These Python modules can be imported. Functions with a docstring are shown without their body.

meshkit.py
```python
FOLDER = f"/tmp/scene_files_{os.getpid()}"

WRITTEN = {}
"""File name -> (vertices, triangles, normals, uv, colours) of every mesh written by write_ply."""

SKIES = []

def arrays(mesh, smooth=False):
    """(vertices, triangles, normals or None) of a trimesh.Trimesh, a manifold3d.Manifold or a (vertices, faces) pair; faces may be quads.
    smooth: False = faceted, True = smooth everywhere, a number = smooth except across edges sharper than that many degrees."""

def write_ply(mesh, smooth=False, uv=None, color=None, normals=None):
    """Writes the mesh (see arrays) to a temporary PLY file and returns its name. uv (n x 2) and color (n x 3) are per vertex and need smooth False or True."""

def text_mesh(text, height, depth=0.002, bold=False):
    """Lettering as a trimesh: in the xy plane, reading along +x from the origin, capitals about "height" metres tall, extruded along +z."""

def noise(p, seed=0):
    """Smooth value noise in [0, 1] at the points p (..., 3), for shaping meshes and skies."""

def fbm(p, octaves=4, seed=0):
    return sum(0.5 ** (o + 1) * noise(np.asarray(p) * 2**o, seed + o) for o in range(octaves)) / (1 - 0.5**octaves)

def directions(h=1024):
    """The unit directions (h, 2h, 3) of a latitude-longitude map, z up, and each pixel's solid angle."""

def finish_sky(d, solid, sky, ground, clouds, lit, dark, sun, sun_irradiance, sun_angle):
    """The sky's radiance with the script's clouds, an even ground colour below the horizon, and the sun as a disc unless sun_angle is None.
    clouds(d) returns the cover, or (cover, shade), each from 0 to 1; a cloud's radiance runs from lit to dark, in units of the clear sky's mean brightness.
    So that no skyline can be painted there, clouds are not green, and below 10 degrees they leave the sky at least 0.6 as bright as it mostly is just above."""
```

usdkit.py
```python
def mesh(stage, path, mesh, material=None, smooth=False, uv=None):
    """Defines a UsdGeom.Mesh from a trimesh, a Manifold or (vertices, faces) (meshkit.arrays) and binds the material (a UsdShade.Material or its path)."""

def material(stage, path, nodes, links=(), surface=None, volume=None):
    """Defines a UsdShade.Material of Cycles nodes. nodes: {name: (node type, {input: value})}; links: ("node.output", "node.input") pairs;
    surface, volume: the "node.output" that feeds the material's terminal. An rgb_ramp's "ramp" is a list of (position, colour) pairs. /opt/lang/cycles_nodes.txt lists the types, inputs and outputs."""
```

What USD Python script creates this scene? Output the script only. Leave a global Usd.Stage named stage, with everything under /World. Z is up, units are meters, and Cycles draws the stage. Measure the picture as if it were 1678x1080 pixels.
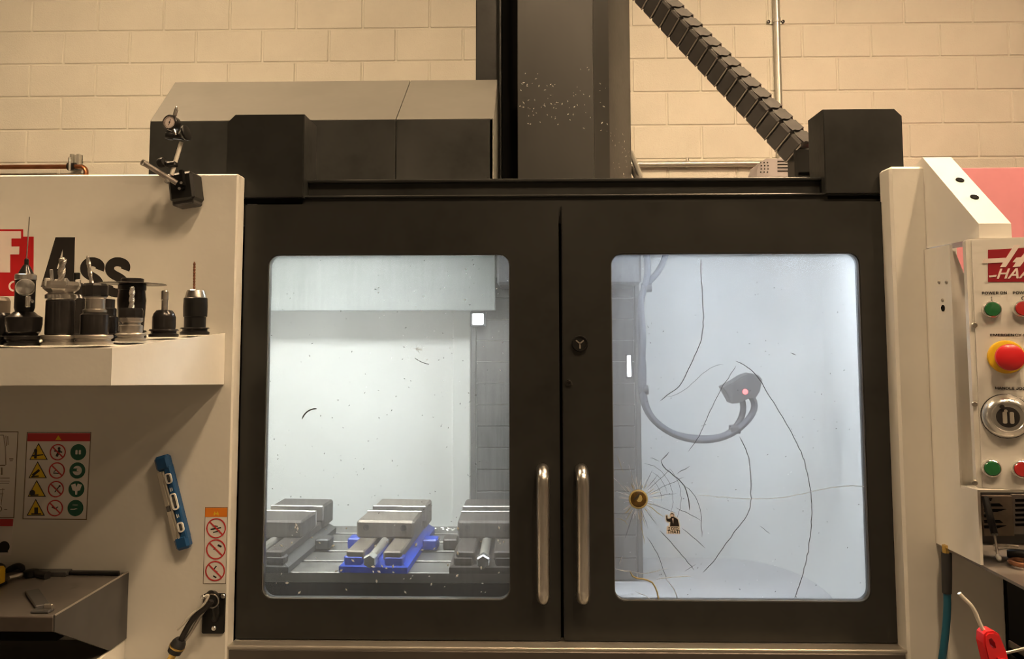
import math, random
import numpy as np, trimesh, usdkit, meshkit
from scipy.spatial import ConvexHull
from shapely.geometry import Polygon, Point, LineString, box as sbox
from shapely.ops import unary_union
from shapely import affinity
from pxr import Usd, UsdGeom, UsdLux, UsdShade, Sdf, Gf

random.seed(7)
RNG = np.random.default_rng(7)
stage = Usd.Stage.CreateInMemory()
UsdGeom.SetStageUpAxis(stage, UsdGeom.Tokens.z)
UsdGeom.SetStageMetersPerUnit(stage, 1.0)
UsdGeom.Xform.Define(stage, '/World')

# ------------------------------------------------------------------ camera
W, H, F = 1678.0, 1080.0, 1258.0
PITCH, YAW, ROLL, CYP = 0.073456, -0.020343, -0.001684, 454.98
EYE = np.array([0.0, -1.9, 1.45])
_f = np.array([math.sin(YAW) * math.cos(PITCH), math.cos(YAW) * math.cos(PITCH), math.sin(PITCH)])
_r = np.cross(_f, [0, 0, 1.0]); _r /= np.linalg.norm(_r)
_u = np.cross(_r, _f)
RIGHT = _r * math.cos(ROLL) + _u * math.sin(ROLL)
UP = -_r * math.sin(ROLL) + _u * math.cos(ROLL)
FWD = _f
EXPOSURE = 0.0
cam = UsdGeom.Camera.Define(stage, '/World/camera')
m4 = Gf.Matrix4d(*[float(x) for x in (*RIGHT, 0, *UP, 0, *(-FWD), 0, *EYE, 1)])
cam.AddTransformOp().Set(m4)
cam.CreateHorizontalApertureAttr(36.0)
cam.CreateVerticalApertureAttr(36.0 * H / W)
cam.CreateFocalLengthAttr(36.0 * F / W)
cam.CreateVerticalApertureOffsetAttr(-36.0 / W * (H / 2 - CYP))
cam.CreateClippingRangeAttr(Gf.Vec2f(0.05, 100))
cam.CreateExposureAttr(EXPOSURE)

# ------------------------------------------------------------------ light
WARM = (1.0, 0.70, 0.415)
COOL = (0.84, 0.92, 1.01)
LAMP_POWER = 68.0          # radiance of the shop lamps
WORK_POWER = 31.0           # radiance of the machine's work lights
SHOP_LAMPS = [             # x, y, z, length along x, length along y
    (0.5, -2.1, 4.4, .22, .75), (2.0, -2.1, 4.4, .22, .75), (3.6, -2.1, 4.4, .22, .75),
    (-2.2, .1, 4.4, 1.2, .30), (1.7, .1, 4.4, 1.2, .30),
    (-5.2, -10.3, 2.6, .5, .12), (0.2, -10.3, 2.95, .5, .12), (4.3, -10.3, 2.4, .5, .12),
]
dome = UsdLux.DomeLight.Define(stage, '/World/sky')
dome.CreateIntensityAttr(0.05)
dome.CreateColorAttr(Gf.Vec3f(1.0, .8, .6))


def ray(px, py):
    d = RIGHT * ((px - W / 2) / F) + UP * ((CYP - py) / F) + FWD
    return d


def U(px, py, y):
    """The point of the vertical plane at depth y that the photograph shows at (px, py)."""
    d = ray(px, py)
    return EYE + d * ((y - EYE[1]) / d[1])


def UPl(px, py, p, n):
    d = ray(px, py); n = np.asarray(n, float)
    return EYE + d * (np.dot(np.asarray(p) - EYE, n) / np.dot(d, n))


def UZ(px, py, z):
    d = ray(px, py)
    return EYE + d * ((z - EYE[2]) / d[2])


def ppm(y):
    """metres per pixel at depth y"""
    return (y - EYE[1]) / F


# ------------------------------------------------------------------ materials
def mat(name, color, rough=.5, metal=0., spec=.5, var=.0, scale=12., bump=0., bscale=60., coat=0., emit=None, stretch=None, rvar=0., **kw):
    p = {'base_color': color, 'roughness': rough, 'metallic': metal, 'specular_ior_level': spec, 'coat_weight': coat, **kw}
    if emit:
        p['emission_color'] = emit[0]; p['emission_strength'] = emit[1]
    nodes = {'p': ('principled_bsdf', p)}
    links = []
    if var or bump or rvar:
        nodes['g'] = ('geometry', {})
        nodes['m'] = ('mapping', {'scale': stretch or (1, 1, 1)})
        links += [('g.position', 'm.vector')]
    if var or rvar:
        nodes['n'] = ('noise_texture', {'scale': scale, 'detail': 5.0, 'roughness': .6})
        links += [('m.vector', 'n.vector')]
    if var:
        c = np.array(color)
        nodes['r'] = ('rgb_ramp', {'ramp': [(.3, tuple(np.clip(c * (1 - var), 0, 1))), (.7, tuple(np.clip(c * (1 + var), 0, 1)))]})
        links += [('n.fac', 'r.fac'), ('r.color', 'p.base_color')]
    if rvar:
        nodes['rr'] = ('map_range', {'from_min': .3, 'from_max': .7, 'to_min': max(.03, rough - rvar), 'to_max': min(1, rough + rvar)})
        links += [('n.fac', 'rr.value'), ('rr.result', 'p.roughness')]
    if bump:
        nodes['bn'] = ('noise_texture', {'scale': bscale, 'detail': 3.0})
        nodes['b'] = ('bump', {'strength': bump, 'distance': .004})
        links += [('m.vector', 'bn.vector'), ('bn.fac', 'b.height'), ('b.normal', 'p.normal')]
    return usdkit.material(stage, f'/World/Looks/{name}', nodes, links, surface='p.BSDF')


M = {}
M['block'] = mat('block_paint', (.72, .70, .63), .6, var=.05, scale=3, bump=.35, bscale=130)
M['mortar'] = mat('mortar_paint', (.71, .69, .62), .6, bump=.2, bscale=160)
M['concrete'] = mat('concrete', (.16, .155, .15), .55, var=.2, scale=4, bump=.1)
M['plain'] = mat('plain_wall', (.20, .18, .155), .8, var=.05)
M['ceil'] = mat('ceiling_paint', (.22, .21, .19), .9)
M['white'] = mat('machine_white', (.66, .645, .60), .42, var=.05, scale=5, bump=.12, bscale=55)
M['white2'] = mat('arm_white', (.64, .625, .59), .42, var=.03, scale=8)
M['grey'] = mat('machine_dark', (.020, .021, .0205), .36, var=.12, scale=6, bump=.08, bscale=70, rvar=.06)
M['greydoor'] = mat('door_dark', (.020, .0205, .0195), .36, var=.10, scale=5, bump=.06, bscale=45, rvar=.06)
M['greycol'] = mat('column_dark', (.026, .0265, .025), .42, var=.10, scale=5, bump=.08, bscale=40, stretch=(1, 1, .15))
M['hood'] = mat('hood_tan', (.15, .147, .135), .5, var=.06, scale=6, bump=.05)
M['black'] = mat('black_plastic', (.010, .010, .010), .38, spec=.3)
M['nozzle'] = mat('bright_tube', (.74, .71, .64), .35, .25)
M['dark'] = mat('black_void', (.006, .006, .006), .8, spec=.08)
M['rubber'] = mat('rubber', (.02, .02, .022), .6)
M['chain'] = mat('chain_plastic', (.022, .020, .0195), .5, var=.15, scale=20, bump=.1)
M['steel'] = mat('brushed_steel', (.66, .645, .62), .28, 1., var=.05, scale=8, stretch=(5, 5, .2), rvar=.04)
M['chrome'] = mat('chrome', (.82, .81, .78), .22, .9)
M['dsteel'] = mat('blued_steel', (.030, .028, .028), .24, .45, var=.3, scale=30)
M['bsteel'] = mat('tool_steel', (.50, .47, .43), .33, .9, var=.15, scale=25)
M['drill'] = mat('drill_bronze', (.25, .12, .07), .35, .9)
M['tin'] = mat('dull_steel', (.20, .18, .165), .45, .55, var=.3, scale=7, rvar=.12, bump=.05)
M['tinside'] = mat('dark_steel_side', (.075, .073, .072), .42, .2, var=.15, scale=9)
M['sill'] = mat('sill_steel', (.10, .088, .08), .38, .5, var=.15, scale=3, rvar=.06)
M['brass'] = mat('brass', (.75, .52, .16), .25, 1.)
M['copper'] = mat('copper', (.42, .17, .08), .38, .9, var=.2)
M['galv'] = mat('galvanised', (.55, .54, .50), .38, .7, var=.05, scale=6)
M['lip'] = mat('sill_lip', (.50, .47, .42), .36, .7)
M['tablefront'] = mat('table_front', (.022, .021, .020), .5)
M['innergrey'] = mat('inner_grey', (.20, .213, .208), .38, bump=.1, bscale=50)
M['innerfloor'] = mat('inner_floor', (.50, .50, .505), .5, var=.1, scale=4)
M['edge'] = mat('pane_edge', (.14, .14, .135), .3)
M['pink'] = mat('salmon_paint', (.60, .235, .28), .5, var=.03)
M['lilac'] = mat('grey_lilac', (.34, .31, .32), .6, var=.05)
M['red'] = mat('red_print', (.42, .008, .012), .45)
M['maroon'] = mat('logo_red', (.28, .012, .022), .35)
M['redplastic'] = mat('red_plastic', (.62, .02, .025), .30)
M['yellow'] = mat('yellow_plastic', (.80, .50, .02), .4)
M['wyellow'] = mat('warning_yellow', (.75, .52, .02), .5)
M['orange'] = mat('warning_orange', (.75, .22, .015), .5)
M['green'] = mat('green_print', (.010, .10, .06), .5)
M['btngreen'] = mat('green_button', (.02, .14, .045), .25, coat=.5)
M['btnred'] = mat('red_button', (.45, .03, .03), .25, coat=.5)
M['paper'] = mat('sticker_white', (.72, .69, .66), .45)
M['pinkwhite'] = mat('letter_white', (.74, .64, .60), .45)
M['ink'] = mat('ink', (.012, .010, .010), .5)
M['ringred'] = mat('sign_red', (.50, .03, .035), .5)
M['blue'] = mat('level_blue', (.008, .060, .17), .35)
M['alu'] = mat('aluminium', (.70, .66, .58), .35, .8)
M['vial'] = mat('vial', (.75, .74, .70), .15, coat=.5)
M['teal'] = mat('hose_teal', (.006, .075, .125), .4)
M['inner'] = mat('inner_white', (.74, .75, .73), .38, var=.03, scale=4, bump=.10, bscale=50)
M['innerw'] = mat('inner_warm', (.74, .73, .66), .4, var=.03, scale=4)
M['way'] = mat('way_cover', (.13, .127, .125), .42, .4, var=.15, scale=8, stretch=(3, 3, .6))
M['head'] = mat('head_grey', (.05, .05, .053), .5, .1, var=.2, scale=14)
M['table'] = mat('table_steel', (.20, .19, .175), .45, .5, var=.2, scale=12)
M['viseblue'] = mat('vise_blue', (.008, .055, .50), .4)
M['visetan'] = mat('vise_steel', (.20, .165, .13), .45, .4, var=.2, scale=14)
M['visebrown'] = mat('vise_dark', (.075, .062, .054), .5, .3, var=.2, scale=14)
M['cable'] = mat('cable_grey', (.075, .08, .10), .55)
M['chip'] = mat('chip_metal', (.85, .84, .80), .3, .6)
M['speck'] = mat('dark_speck', (.04, .035, .03), .7)
M['card'] = mat('cardboard', (.17, .135, .10), .8, var=.3, scale=14)
M['crackd'] = mat('crack_dark', (.10, .10, .11), .5)
M['crackw'] = usdkit.material(stage, '/World/Looks/crack_white', {'d': ('diffuse_bsdf', {'color': (.85, .86, .85)}), 't': ('translucent_bsdf', {'color': (.95, .96, .96)}), 'm': ('mix_closure', {'fac': .6})}, [('d.BSDF', 'm.closure1'), ('t.BSDF', 'm.closure2')], surface='m.closure')
M['cracky'] = mat('crack_yellow', (.46, .38, .16), .4)
M['plug'] = mat('plug_amber', (.10, .055, .009), .35, var=.6, scale=90)
M['led'] = mat('led_white', (.9, .9, .9), .4, emit=((.95, .98, 1.0), 6.0))
M['ledred'] = mat('led_red', (.9, .1, .1), .4, emit=((1.0, .10, .10), 4.0))
M['lamp'] = mat('shop_lamp', (.9, .9, .9), .4, emit=(WARM, LAMP_POWER * 2.45))
M['lamp_low'] = mat('shop_lamp_low', (.9, .9, .9), .4, emit=(WARM, LAMP_POWER * 1.0))
M['lamp_back'] = mat('shop_lamp_back', (.9, .9, .9), .4, emit=(WARM, LAMP_POWER * 1.72))
M['lamp_far'] = mat('shop_lamp_far', (.9, .9, .9), .4, emit=(WARM, LAMP_POWER * .22))
M['work2'] = mat('work_lamp_left', (.9, .9, .9), .4, emit=((.94, .97, .96), WORK_POWER * 1.62))
M['work'] = mat('work_lamp', (.9, .9, .9), .4, emit=(COOL, WORK_POWER))


def glass(name, lo, hi, tint, seed, z0=.82, z1=.98, zf=.22, gr=.08, top=.35):
    nodes = {
        'g': ('geometry', {}), 'm': ('mapping', {'location': (seed, 0, seed * .3), 'scale': (1.0, 1.0, 1.0)}),
        'm2': ('mapping', {'location': (seed, 0, 0), 'scale': (40.0, 1.0, 2.2)}),
        'n': ('noise_texture', {'scale': 3.2, 'detail': 4.0}), 'n2': ('noise_texture', {'scale': 3.0, 'detail': 3.0}),
        'mx': ('mix_float', {'fac': .18}), 'r': ('map_range', {'from_min': .35, 'from_max': .68, 'to_min': lo, 'to_max': hi, 'clamp': True}),
        't': ('transparent_bsdf', {'color': tint}), 'd': ('diffuse_bsdf', {'color': (.70, .72, .72)}), 'tr': ('translucent_bsdf', {'color': (.82, .83, .83)}),
        'h': ('mix_closure', {'fac': .55}), 'a': ('mix_closure', {}), 'gl': ('glossy_bsdf', {'color': (1, 1, 1), 'roughness': gr}),
        'sp': ('separate_xyz', {}), 'zr': ('map_range', {'range_type': 'smoothstep', 'from_min': z0, 'from_max': z1, 'to_min': zf, 'to_max': 1.0, 'clamp': True}), 'mu': ('math', {'math_type': 'multiply'}), 'mt': ('math', {'math_type': 'multiply'}), 'zt': ('map_range', {'range_type': 'smoothstep', 'from_min': 1.42, 'from_max': 1.60, 'to_min': 1.0, 'to_max': top, 'clamp': True}),
        'fr': ('fresnel', {'IOR': 1.35}), 'o': ('mix_closure', {}),
    }
    links = [('g.position', 'm.vector'), ('g.position', 'm2.vector'), ('m.vector', 'n.vector'), ('m2.vector', 'n2.vector'),
             ('n.fac', 'mx.a'), ('n2.fac', 'mx.b'), ('mx.result', 'r.value'), ('d.BSDF', 'h.closure1'), ('tr.BSDF', 'h.closure2'),
             ('g.position', 'sp.vector'), ('sp.z', 'zr.value'), ('r.result', 'mu.value1'), ('zr.result', 'mu.value2'), ('sp.z', 'zt.value'), ('mu.value', 'mt.value1'), ('zt.result', 'mt.value2'), ('mt.value', 'a.fac'), ('t.BSDF', 'a.closure1'), ('h.closure', 'a.closure2'),
             ('fr.fac', 'o.fac'), ('a.closure', 'o.closure1'), ('gl.BSDF', 'o.closure2')]
    return usdkit.material(stage, f'/World/Looks/{name}', nodes, links, surface='o.closure')


M['pane1'] = glass('pane_scratched', .07, .23, (.93, .94, .93), 3.1)
M['pane2'] = glass('pane_cracked', .12, .24, (.93, .94, .96), 8.7, zf=.9, gr=.24, top=.9)

# ------------------------------------------------------------------ scene helpers
ORIGIN = {'/World': np.zeros(3)}
COUNT = {}


def uniq(parent, name):
    k = f'{parent}/{name}'; n = COUNT.get(k, 0); COUNT[k] = n + 1
    return k if n == 0 else f'{k}_{n:03d}'


def pathof(p):
    return '/World' if p is None else (p if isinstance(p, str) else str(p.GetPath()))


def tag(prim, label=None, cat=None, group=None, kind=None):
    prim = prim.GetPrim() if hasattr(prim, 'GetPrim') else prim
    for k, v in (('label', label), ('category', cat), ('group', group), ('kind', kind)):
        if v: prim.SetCustomDataByKey(k, v)
    return prim


def thing(name, loc, label, cat, group=None, kind=None, parent=None):
    path = uniq(pathof(parent), name)
    x = UsdGeom.Xform.Define(stage, path)
    o = np.asarray(loc, float)
    x.AddTranslateOp().Set(Gf.Vec3d(*map(float, o - ORIGIN[pathof(parent)])))
    ORIGIN[path] = o
    return tag(x, label, cat, group, kind)


def obj(name, mesh, m, parent=None, smooth=30, label=None, cat=None, group=None, kind=None):
    """one Mesh prim; the mesh comes in world coordinates"""
    pp = pathof(parent); path = uniq(pp, name)
    o = ORIGIN[pp]
    if isinstance(mesh, (list,)): mesh = cat_(*mesh)
    if not isinstance(mesh, trimesh.Trimesh): mesh = trimesh.Trimesh(*mesh, process=False)
    if np.any(o): mesh = mesh.copy(); mesh.apply_translation(-o)
    p = usdkit.mesh(stage, path, mesh, M[m] if isinstance(m, str) else m, smooth=smooth)
    ORIGIN[path] = o
    return tag(p, label, cat, group, kind)


def cat_(*ms):
    return trimesh.util.concatenate([m for m in ms])


def hull(pts):
    pts = np.asarray(pts, float)
    h = trimesh.Trimesh(pts, ConvexHull(pts).simplices, process=True)
    h.fix_normals()
    return h


def cbox(c, s, b=.003, R=None):
    """box with chamfered edges: centre, size, bevel"""
    s = np.asarray(s, float) / 2; b = min(b, s.min() * .9)
    pts = []
    for sx in (-1, 1):
        for sy in (-1, 1):
            for sz in (-1, 1):
                q = np.array([sx, sy, sz])
                for k in range(3):
                    e = s - b; e[k] = s[k]; pts.append(q * e)
    m = hull(pts)
    if R is not None: m.apply_transform(np.vstack([np.column_stack([R, [0, 0, 0]]), [0, 0, 0, 1]]))
    m.apply_translation(c)
    return m


def box2(lo, hi, b=.003):
    lo, hi = np.asarray(lo, float), np.asarray(hi, float)
    return cbox((lo + hi) / 2, hi - lo, b)


def frame(o, u, v):
    """4x4 with x->u, y->v, z->u x v at origin o"""
    u = np.asarray(u, float); u /= np.linalg.norm(u); v = np.asarray(v, float); v = v - u * np.dot(u, v); v /= np.linalg.norm(v)
    T = np.eye(4); T[:3, 0], T[:3, 1], T[:3, 2], T[:3, 3] = u, v, np.cross(u, v), o
    return T


def extr(poly, h, T):
    """shapely polygon(s) extruded by h along the third axis of T"""
    gs = [g for g in getattr(poly, 'geoms', [poly]) if g.geom_type == 'Polygon' and g.area > 1e-10]
    m = cat_(*[trimesh.creation.extrude_polygon(g, h, engine='earcut') for g in gs])
    m.apply_transform(T)
    return m


def rrect(x0, y0, x1, y1, r):
    return sbox(x0 + r, y0 + r, x1 - r, y1 - r).buffer(r, quad_segs=8)


def tube(path, r, n=12, closed=False):
    P = np.asarray(path, float); k = len(P)
    rr = np.full(k, r) if np.ndim(r) == 0 else np.asarray(r)
    T = np.gradient(P, axis=0); T /= np.linalg.norm(T, axis=1, keepdims=True)
    nrm = np.cross(T[0], [0, 0, 1.0]);
    if np.linalg.norm(nrm) < 1e-3: nrm = np.cross(T[0], [0, 1.0, 0])
    V = []
    for i in range(k):
        nrm = nrm - T[i] * np.dot(nrm, T[i]); nrm /= np.linalg.norm(nrm); b = np.cross(T[i], nrm)
        a = np.arange(n) / n * 2 * np.pi
        V.append(P[i] + rr[i] * (np.cos(a)[:, None] * nrm + np.sin(a)[:, None] * b))
    V = np.vstack(V + [P[:1], P[-1:]]); Fc = []
    for i in range(k - 1):
        for j in range(n):
            a, b, c, d = i * n + j, i * n + (j + 1) % n, (i + 1) * n + (j + 1) % n, (i + 1) * n + j
            Fc += [(a, b, c), (a, c, d)]
    for j in range(n):
        Fc += [(k * n, (j + 1) % n, j), (k * n + 1, (k - 1) * n + j, (k - 1) * n + (j + 1) % n)]
    m = trimesh.Trimesh(V, Fc, process=False); m.fix_normals()
    return m


def spline(pts, n=40):
    from scipy.interpolate import CubicSpline
    P = np.asarray(pts, float); t = np.r_[0, np.cumsum(np.linalg.norm(np.diff(P, axis=0), axis=1))]
    return CubicSpline(t, P)(np.linspace(0, t[-1], n))


def lathe(prof, c, axis=(0, 0, 1), n=28):
    """profile of (radius, height) turned about an axis through c"""
    prof = [(max(r, 1e-5), h) for r, h in prof]
    if prof[0][0] > 1e-4: prof = [(1e-5, prof[0][1])] + prof
    if prof[-1][0] > 1e-4: prof = prof + [(1e-5, prof[-1][1])]
    m = trimesh.creation.revolve(np.array(prof), sections=n)
    m.fix_normals()
    a = np.asarray(axis, float); a /= np.linalg.norm(a)
    m.apply_transform(trimesh.geometry.align_vectors([0, 0, 1], a)); m.apply_translation(c)
    return m


def cyl(p, q, r, n=20, b=0.):
    p, q = np.asarray(p, float), np.asarray(q, float); h = np.linalg.norm(q - p)
    b = min(b, r * .8, h * .4)
    prof = [(r - b, 0), (r, b), (r, h - b), (r - b, h)] if b else [(r, 0), (r, h)]
    return lathe(prof, p, q - p, n)


FX = frame((0, 0, 0), (1, 0, 0), (0, 0, 1))      # x,z plane; third axis = -y (towards the viewer)


def face(poly_xz, y0, thick):
    """polygon in world x,z, its back at y0 and standing out by thick towards the viewer"""
    T = FX.copy(); T[1, 3] = y0
    return extr(poly_xz, thick, T)


def pxpoly(pts, y):
    return Polygon([(lambda q: (q[0], q[2]))(U(a, b, y)) for a, b in pts])


def slab(p0, p1, p2, p3, thick):
    """flat four-cornered panel given its front corners (counter-clockwise seen from the front), thickened backwards"""
    P = np.array([p0, p1, p2, p3], float); n = np.cross(P[1] - P[0], P[3] - P[0]); n /= np.linalg.norm(n)
    return hull(np.vstack([P, P - n * thick]))


def text(s, height, T, bold=False, depth=.0006, shear=0., width=None):
    m = meshkit.text_mesh(s, height, depth, bold)
    if width: m.apply_scale([width / m.extents[0], 1, 1])
    if shear: m.vertices[:, 0] += shear * m.vertices[:, 1]
    m.apply_transform(T)
    return m


def screw(p, r, axis=(0, -1, 0)):
    return lathe([(r, 0), (r, r * .35), (r * .75, r * .65), (r * .3, r * .7), (r * .28, r * .45), (0, r * .45)], p, axis, 16)


# ------------------------------------------------------------------ the room
ROOM = dict(x0=-6.0, x1=6.0, y0=-11.0, y1=2.75, z1=4.7)
YW = ROOM['y1']
obj('floor', box2((ROOM['x0'], ROOM['y0'], -.1), (ROOM['x1'], YW + .2, 0), .001), 'concrete', kind='structure', label='grey concrete workshop floor')
obj('ceiling', box2((ROOM['x0'], ROOM['y0'], ROOM['z1']), (ROOM['x1'], YW + .2, ROOM['z1'] + .1), .001), 'ceil', kind='structure', label='plain pale workshop ceiling')
obj('wall_left', box2((ROOM['x0'] - .1, ROOM['y0'], 0), (ROOM['x0'], YW + .2, ROOM['z1']), .001), 'plain', kind='structure', label='plain cream left workshop wall')
obj('wall_right', box2((ROOM['x1'], ROOM['y0'], 0), (ROOM['x1'] + .1, YW + .2, ROOM['z1']), .001), 'plain', kind='structure', label='plain cream right workshop wall')
obj('wall_front', box2((ROOM['x0'], ROOM['y0'] - .1, 0), (ROOM['x1'], ROOM['y0'], ROOM['z1']), .001), 'plain', kind='structure', label='plain cream workshop wall behind the viewer')
wall = thing('wall_back', (0, YW, 0), 'cream painted concrete block wall behind the machine', None, kind='structure')
obj('mortar', box2((ROOM['x0'], YW + .006, 0), (ROOM['x1'], YW + .2, ROOM['z1']), .001), 'mortar', wall)
j0 = U(156.5, 130, YW); j1 = U(374, 130, YW); zr = U(211, 158, YW)[2]
bw = .4064 * 1.0; bw = (j1[0] - j0[0]) / 2; bh = bw / 2
for r in range(-3, 8):
    z = zr + r * bh
    off = j0[0] + (0 if r % 2 == 0 else bw / 2)
    # row r=0 spans z..z+bh and has joints at j0 + k*bw
    for k in range(-9, 16):
        x = off + k * bw
        if x < -4.4 or x + bw > 4.6: continue
        obj('brick', cbox((x + bw / 2, YW + .045, z + bh / 2), (bw - .010, .09 + random.uniform(-.002, .002), bh - .009), .004), 'block', wall, smooth=False)

# pipes on the wall
c = U(1276, 130, YW - .03)
pv = thing('conduit', (c[0], YW - .03, 0), 'vertical galvanised conduit strapped to the block wall right of the cable chain', 'pipe')
zb = U(1276, 290, YW - .03)[2]
obj('pipe', cyl((c[0], YW - .025, U(1276, 267, YW - .03)[2] + .02), (c[0], YW - .025, 4.5), .020), 'galv', pv)
zs = U(1276, 36, YW)[2]
obj('strap', [box2((c[0] - .052, YW - .004, zs - .013), (c[0] + .052, YW, zs + .013), .001), lathe([(.024, -.013), (.024, .013)], (c[0], YW - .025, zs), n=20)], 'galv', pv)
for s in (-1, 1): obj('screw', screw((c[0] + s * .044, YW - .004, zs), .011), 'dsteel', pv)
a, b = U(860, 270, YW - .03), U(1445, 267, YW - .03)
ph = thing('conduit', a, 'horizontal galvanised conduit along the block wall just above the machine header', 'pipe')
zc = (a[2] + b[2]) / 2
obj('pipe', cyl((a[0], YW - .028, zc), (b[0], YW - .028, zc), .018), 'galv', ph)
q = U(1125, 268, YW)
obj('coupling', [cyl((q[0] - .012, YW - .028, zc), (q[0] + .012, YW - .028, zc), .021), cyl((q[0], YW - .028, zc), (q[0], YW - .028, zc + .036), .010)], 'galv', ph)
a = U(140, 273, YW - .06)
pc = thing('copper_pipe', (a[0], YW - .06, a[2]), 'brown copper pipe on the wall above the left machine panel', 'pipe')
e = .07
pth = [(a[0] - 3.2, YW - .06, a[2]), (a[0] - .03, YW - .06, a[2])] + [(a[0] - .03 + .035 * math.sin(t), YW - .06, a[2] - .035 * (1 - math.cos(t))) for t in np.linspace(.2, math.pi / 2, 7)] + [(a[0] + .005, YW - .06, a[2] - .30)]
obj('pipe', tube(pth, .014), 'copper', pc)
q = U(120, 262, YW - .05)
st = thing('pipe_clamp', (q[0], YW - .04, q[2]), 'small galvanised strut clamp holding the copper pipe', 'clamp')
w = ppm(YW)
obj('strut', [box2((q[0] - 8 * w, YW - .04, q[2] - 14 * w), (q[0] - 3 * w, YW, q[2] + 11 * w), .002), box2((q[0] + 3 * w, YW - .04, q[2] - 14 * w), (q[0] + 8 * w, YW, q[2] + 11 * w), .002), box2((q[0] - 8 * w, YW - .01, q[2] - 14 * w), (q[0] + 8 * w, YW, q[2] + 11 * w), .002)], 'galv', st)
obj('saddle', lathe([(.024, -.022), (.024, .022)], (q[0], YW - .06, a[2]), (1, 0, 0)), 'dsteel', st)
obj('bolt', cyl((q[0], YW - .085, a[2] - .03), (q[0], YW - .085, a[2] + .05), .008), 'chrome', st)

# ceiling lamps
for i, (x, y, z, lx, ly) in enumerate(SHOP_LAMPS):
    t = thing('ceiling_light', (x, y, z), f'long white ceiling lamp, {["nearest above the operator aisle", "second along the aisle", "farthest right in the aisle row", "behind the machine at left", "behind the machine at right", "low at the far end at left", "low at the far end in the middle", "low at the far end at right"][i]}', 'lamp')
    obj('housing', box2((x - lx / 2 - .03, y - ly / 2 - .03, z + .012), (x + lx / 2 + .03, y + ly / 2 + .03, z + .10), .01), 'ceil', t)
    obj('hanger', [cyl((x - lx * .4, y, z + .1), (x - lx * .4, y, ROOM['z1']), .01), cyl((x + lx * .4, y, z + .1), (x + lx * .4, y, ROOM['z1']), .01)], 'galv', t)
    obj('tube_panel', box2((x - lx / 2, y - ly / 2, z - (.25 if y < -9 else 0)), (x + lx / 2, y + ly / 2, z + .012), .001), 'lamp_far' if y < -9 else (('lamp_low' if x > 3 else 'lamp') if y < -1 else 'lamp_back'), t, smooth=False)

# salmon red cabinet at the right
a = U(1532, 275, 1.25)
rc = thing('red_cabinet', (a[0] + .8, 1.5, 0), 'tall salmon red cabinet standing behind the control arm', 'cabinet')
obj('body', box2((a[0], 1.27, 0), (a[0] + 1.9, 1.9, a[2] - .004), .006), 'pink', rc)
obj('door', box2((a[0] + .01, 1.25, .06), (a[0] + .945, 1.27, a[2]), .004), 'pink', rc)
obj('door', box2((a[0] + .955, 1.25, .06), (a[0] + 1.89, 1.27, a[2]), .004), 'pink', rc)

# ------------------------------------------------------------------ machine enclosure
YD, YP = 0.0, -0.05            # front of the doors, front of the white panels
zt, zb = .327 + 1.45, -.735 + 1.45
XL, XG, XR = -.711, .081, .883
enc = thing('machine_enclosure', (0, .6, 0), 'big machining centre enclosure with white side panels around two dark doors', 'machine')
# left white panel
pr = U(392, 285, YP)[0]; ptop = U(300, 285, YP)[2]
pr2 = U(371.5, 1000, YP)[0]
lp = obj('side_panel', box2((-2.6, YP, .10), ((pr + pr2) / 2, YP + .045, ptop), .004), 'white', enc, label='white sheet metal panel left of the doors')
pxr = (pr + pr2) / 2
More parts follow.
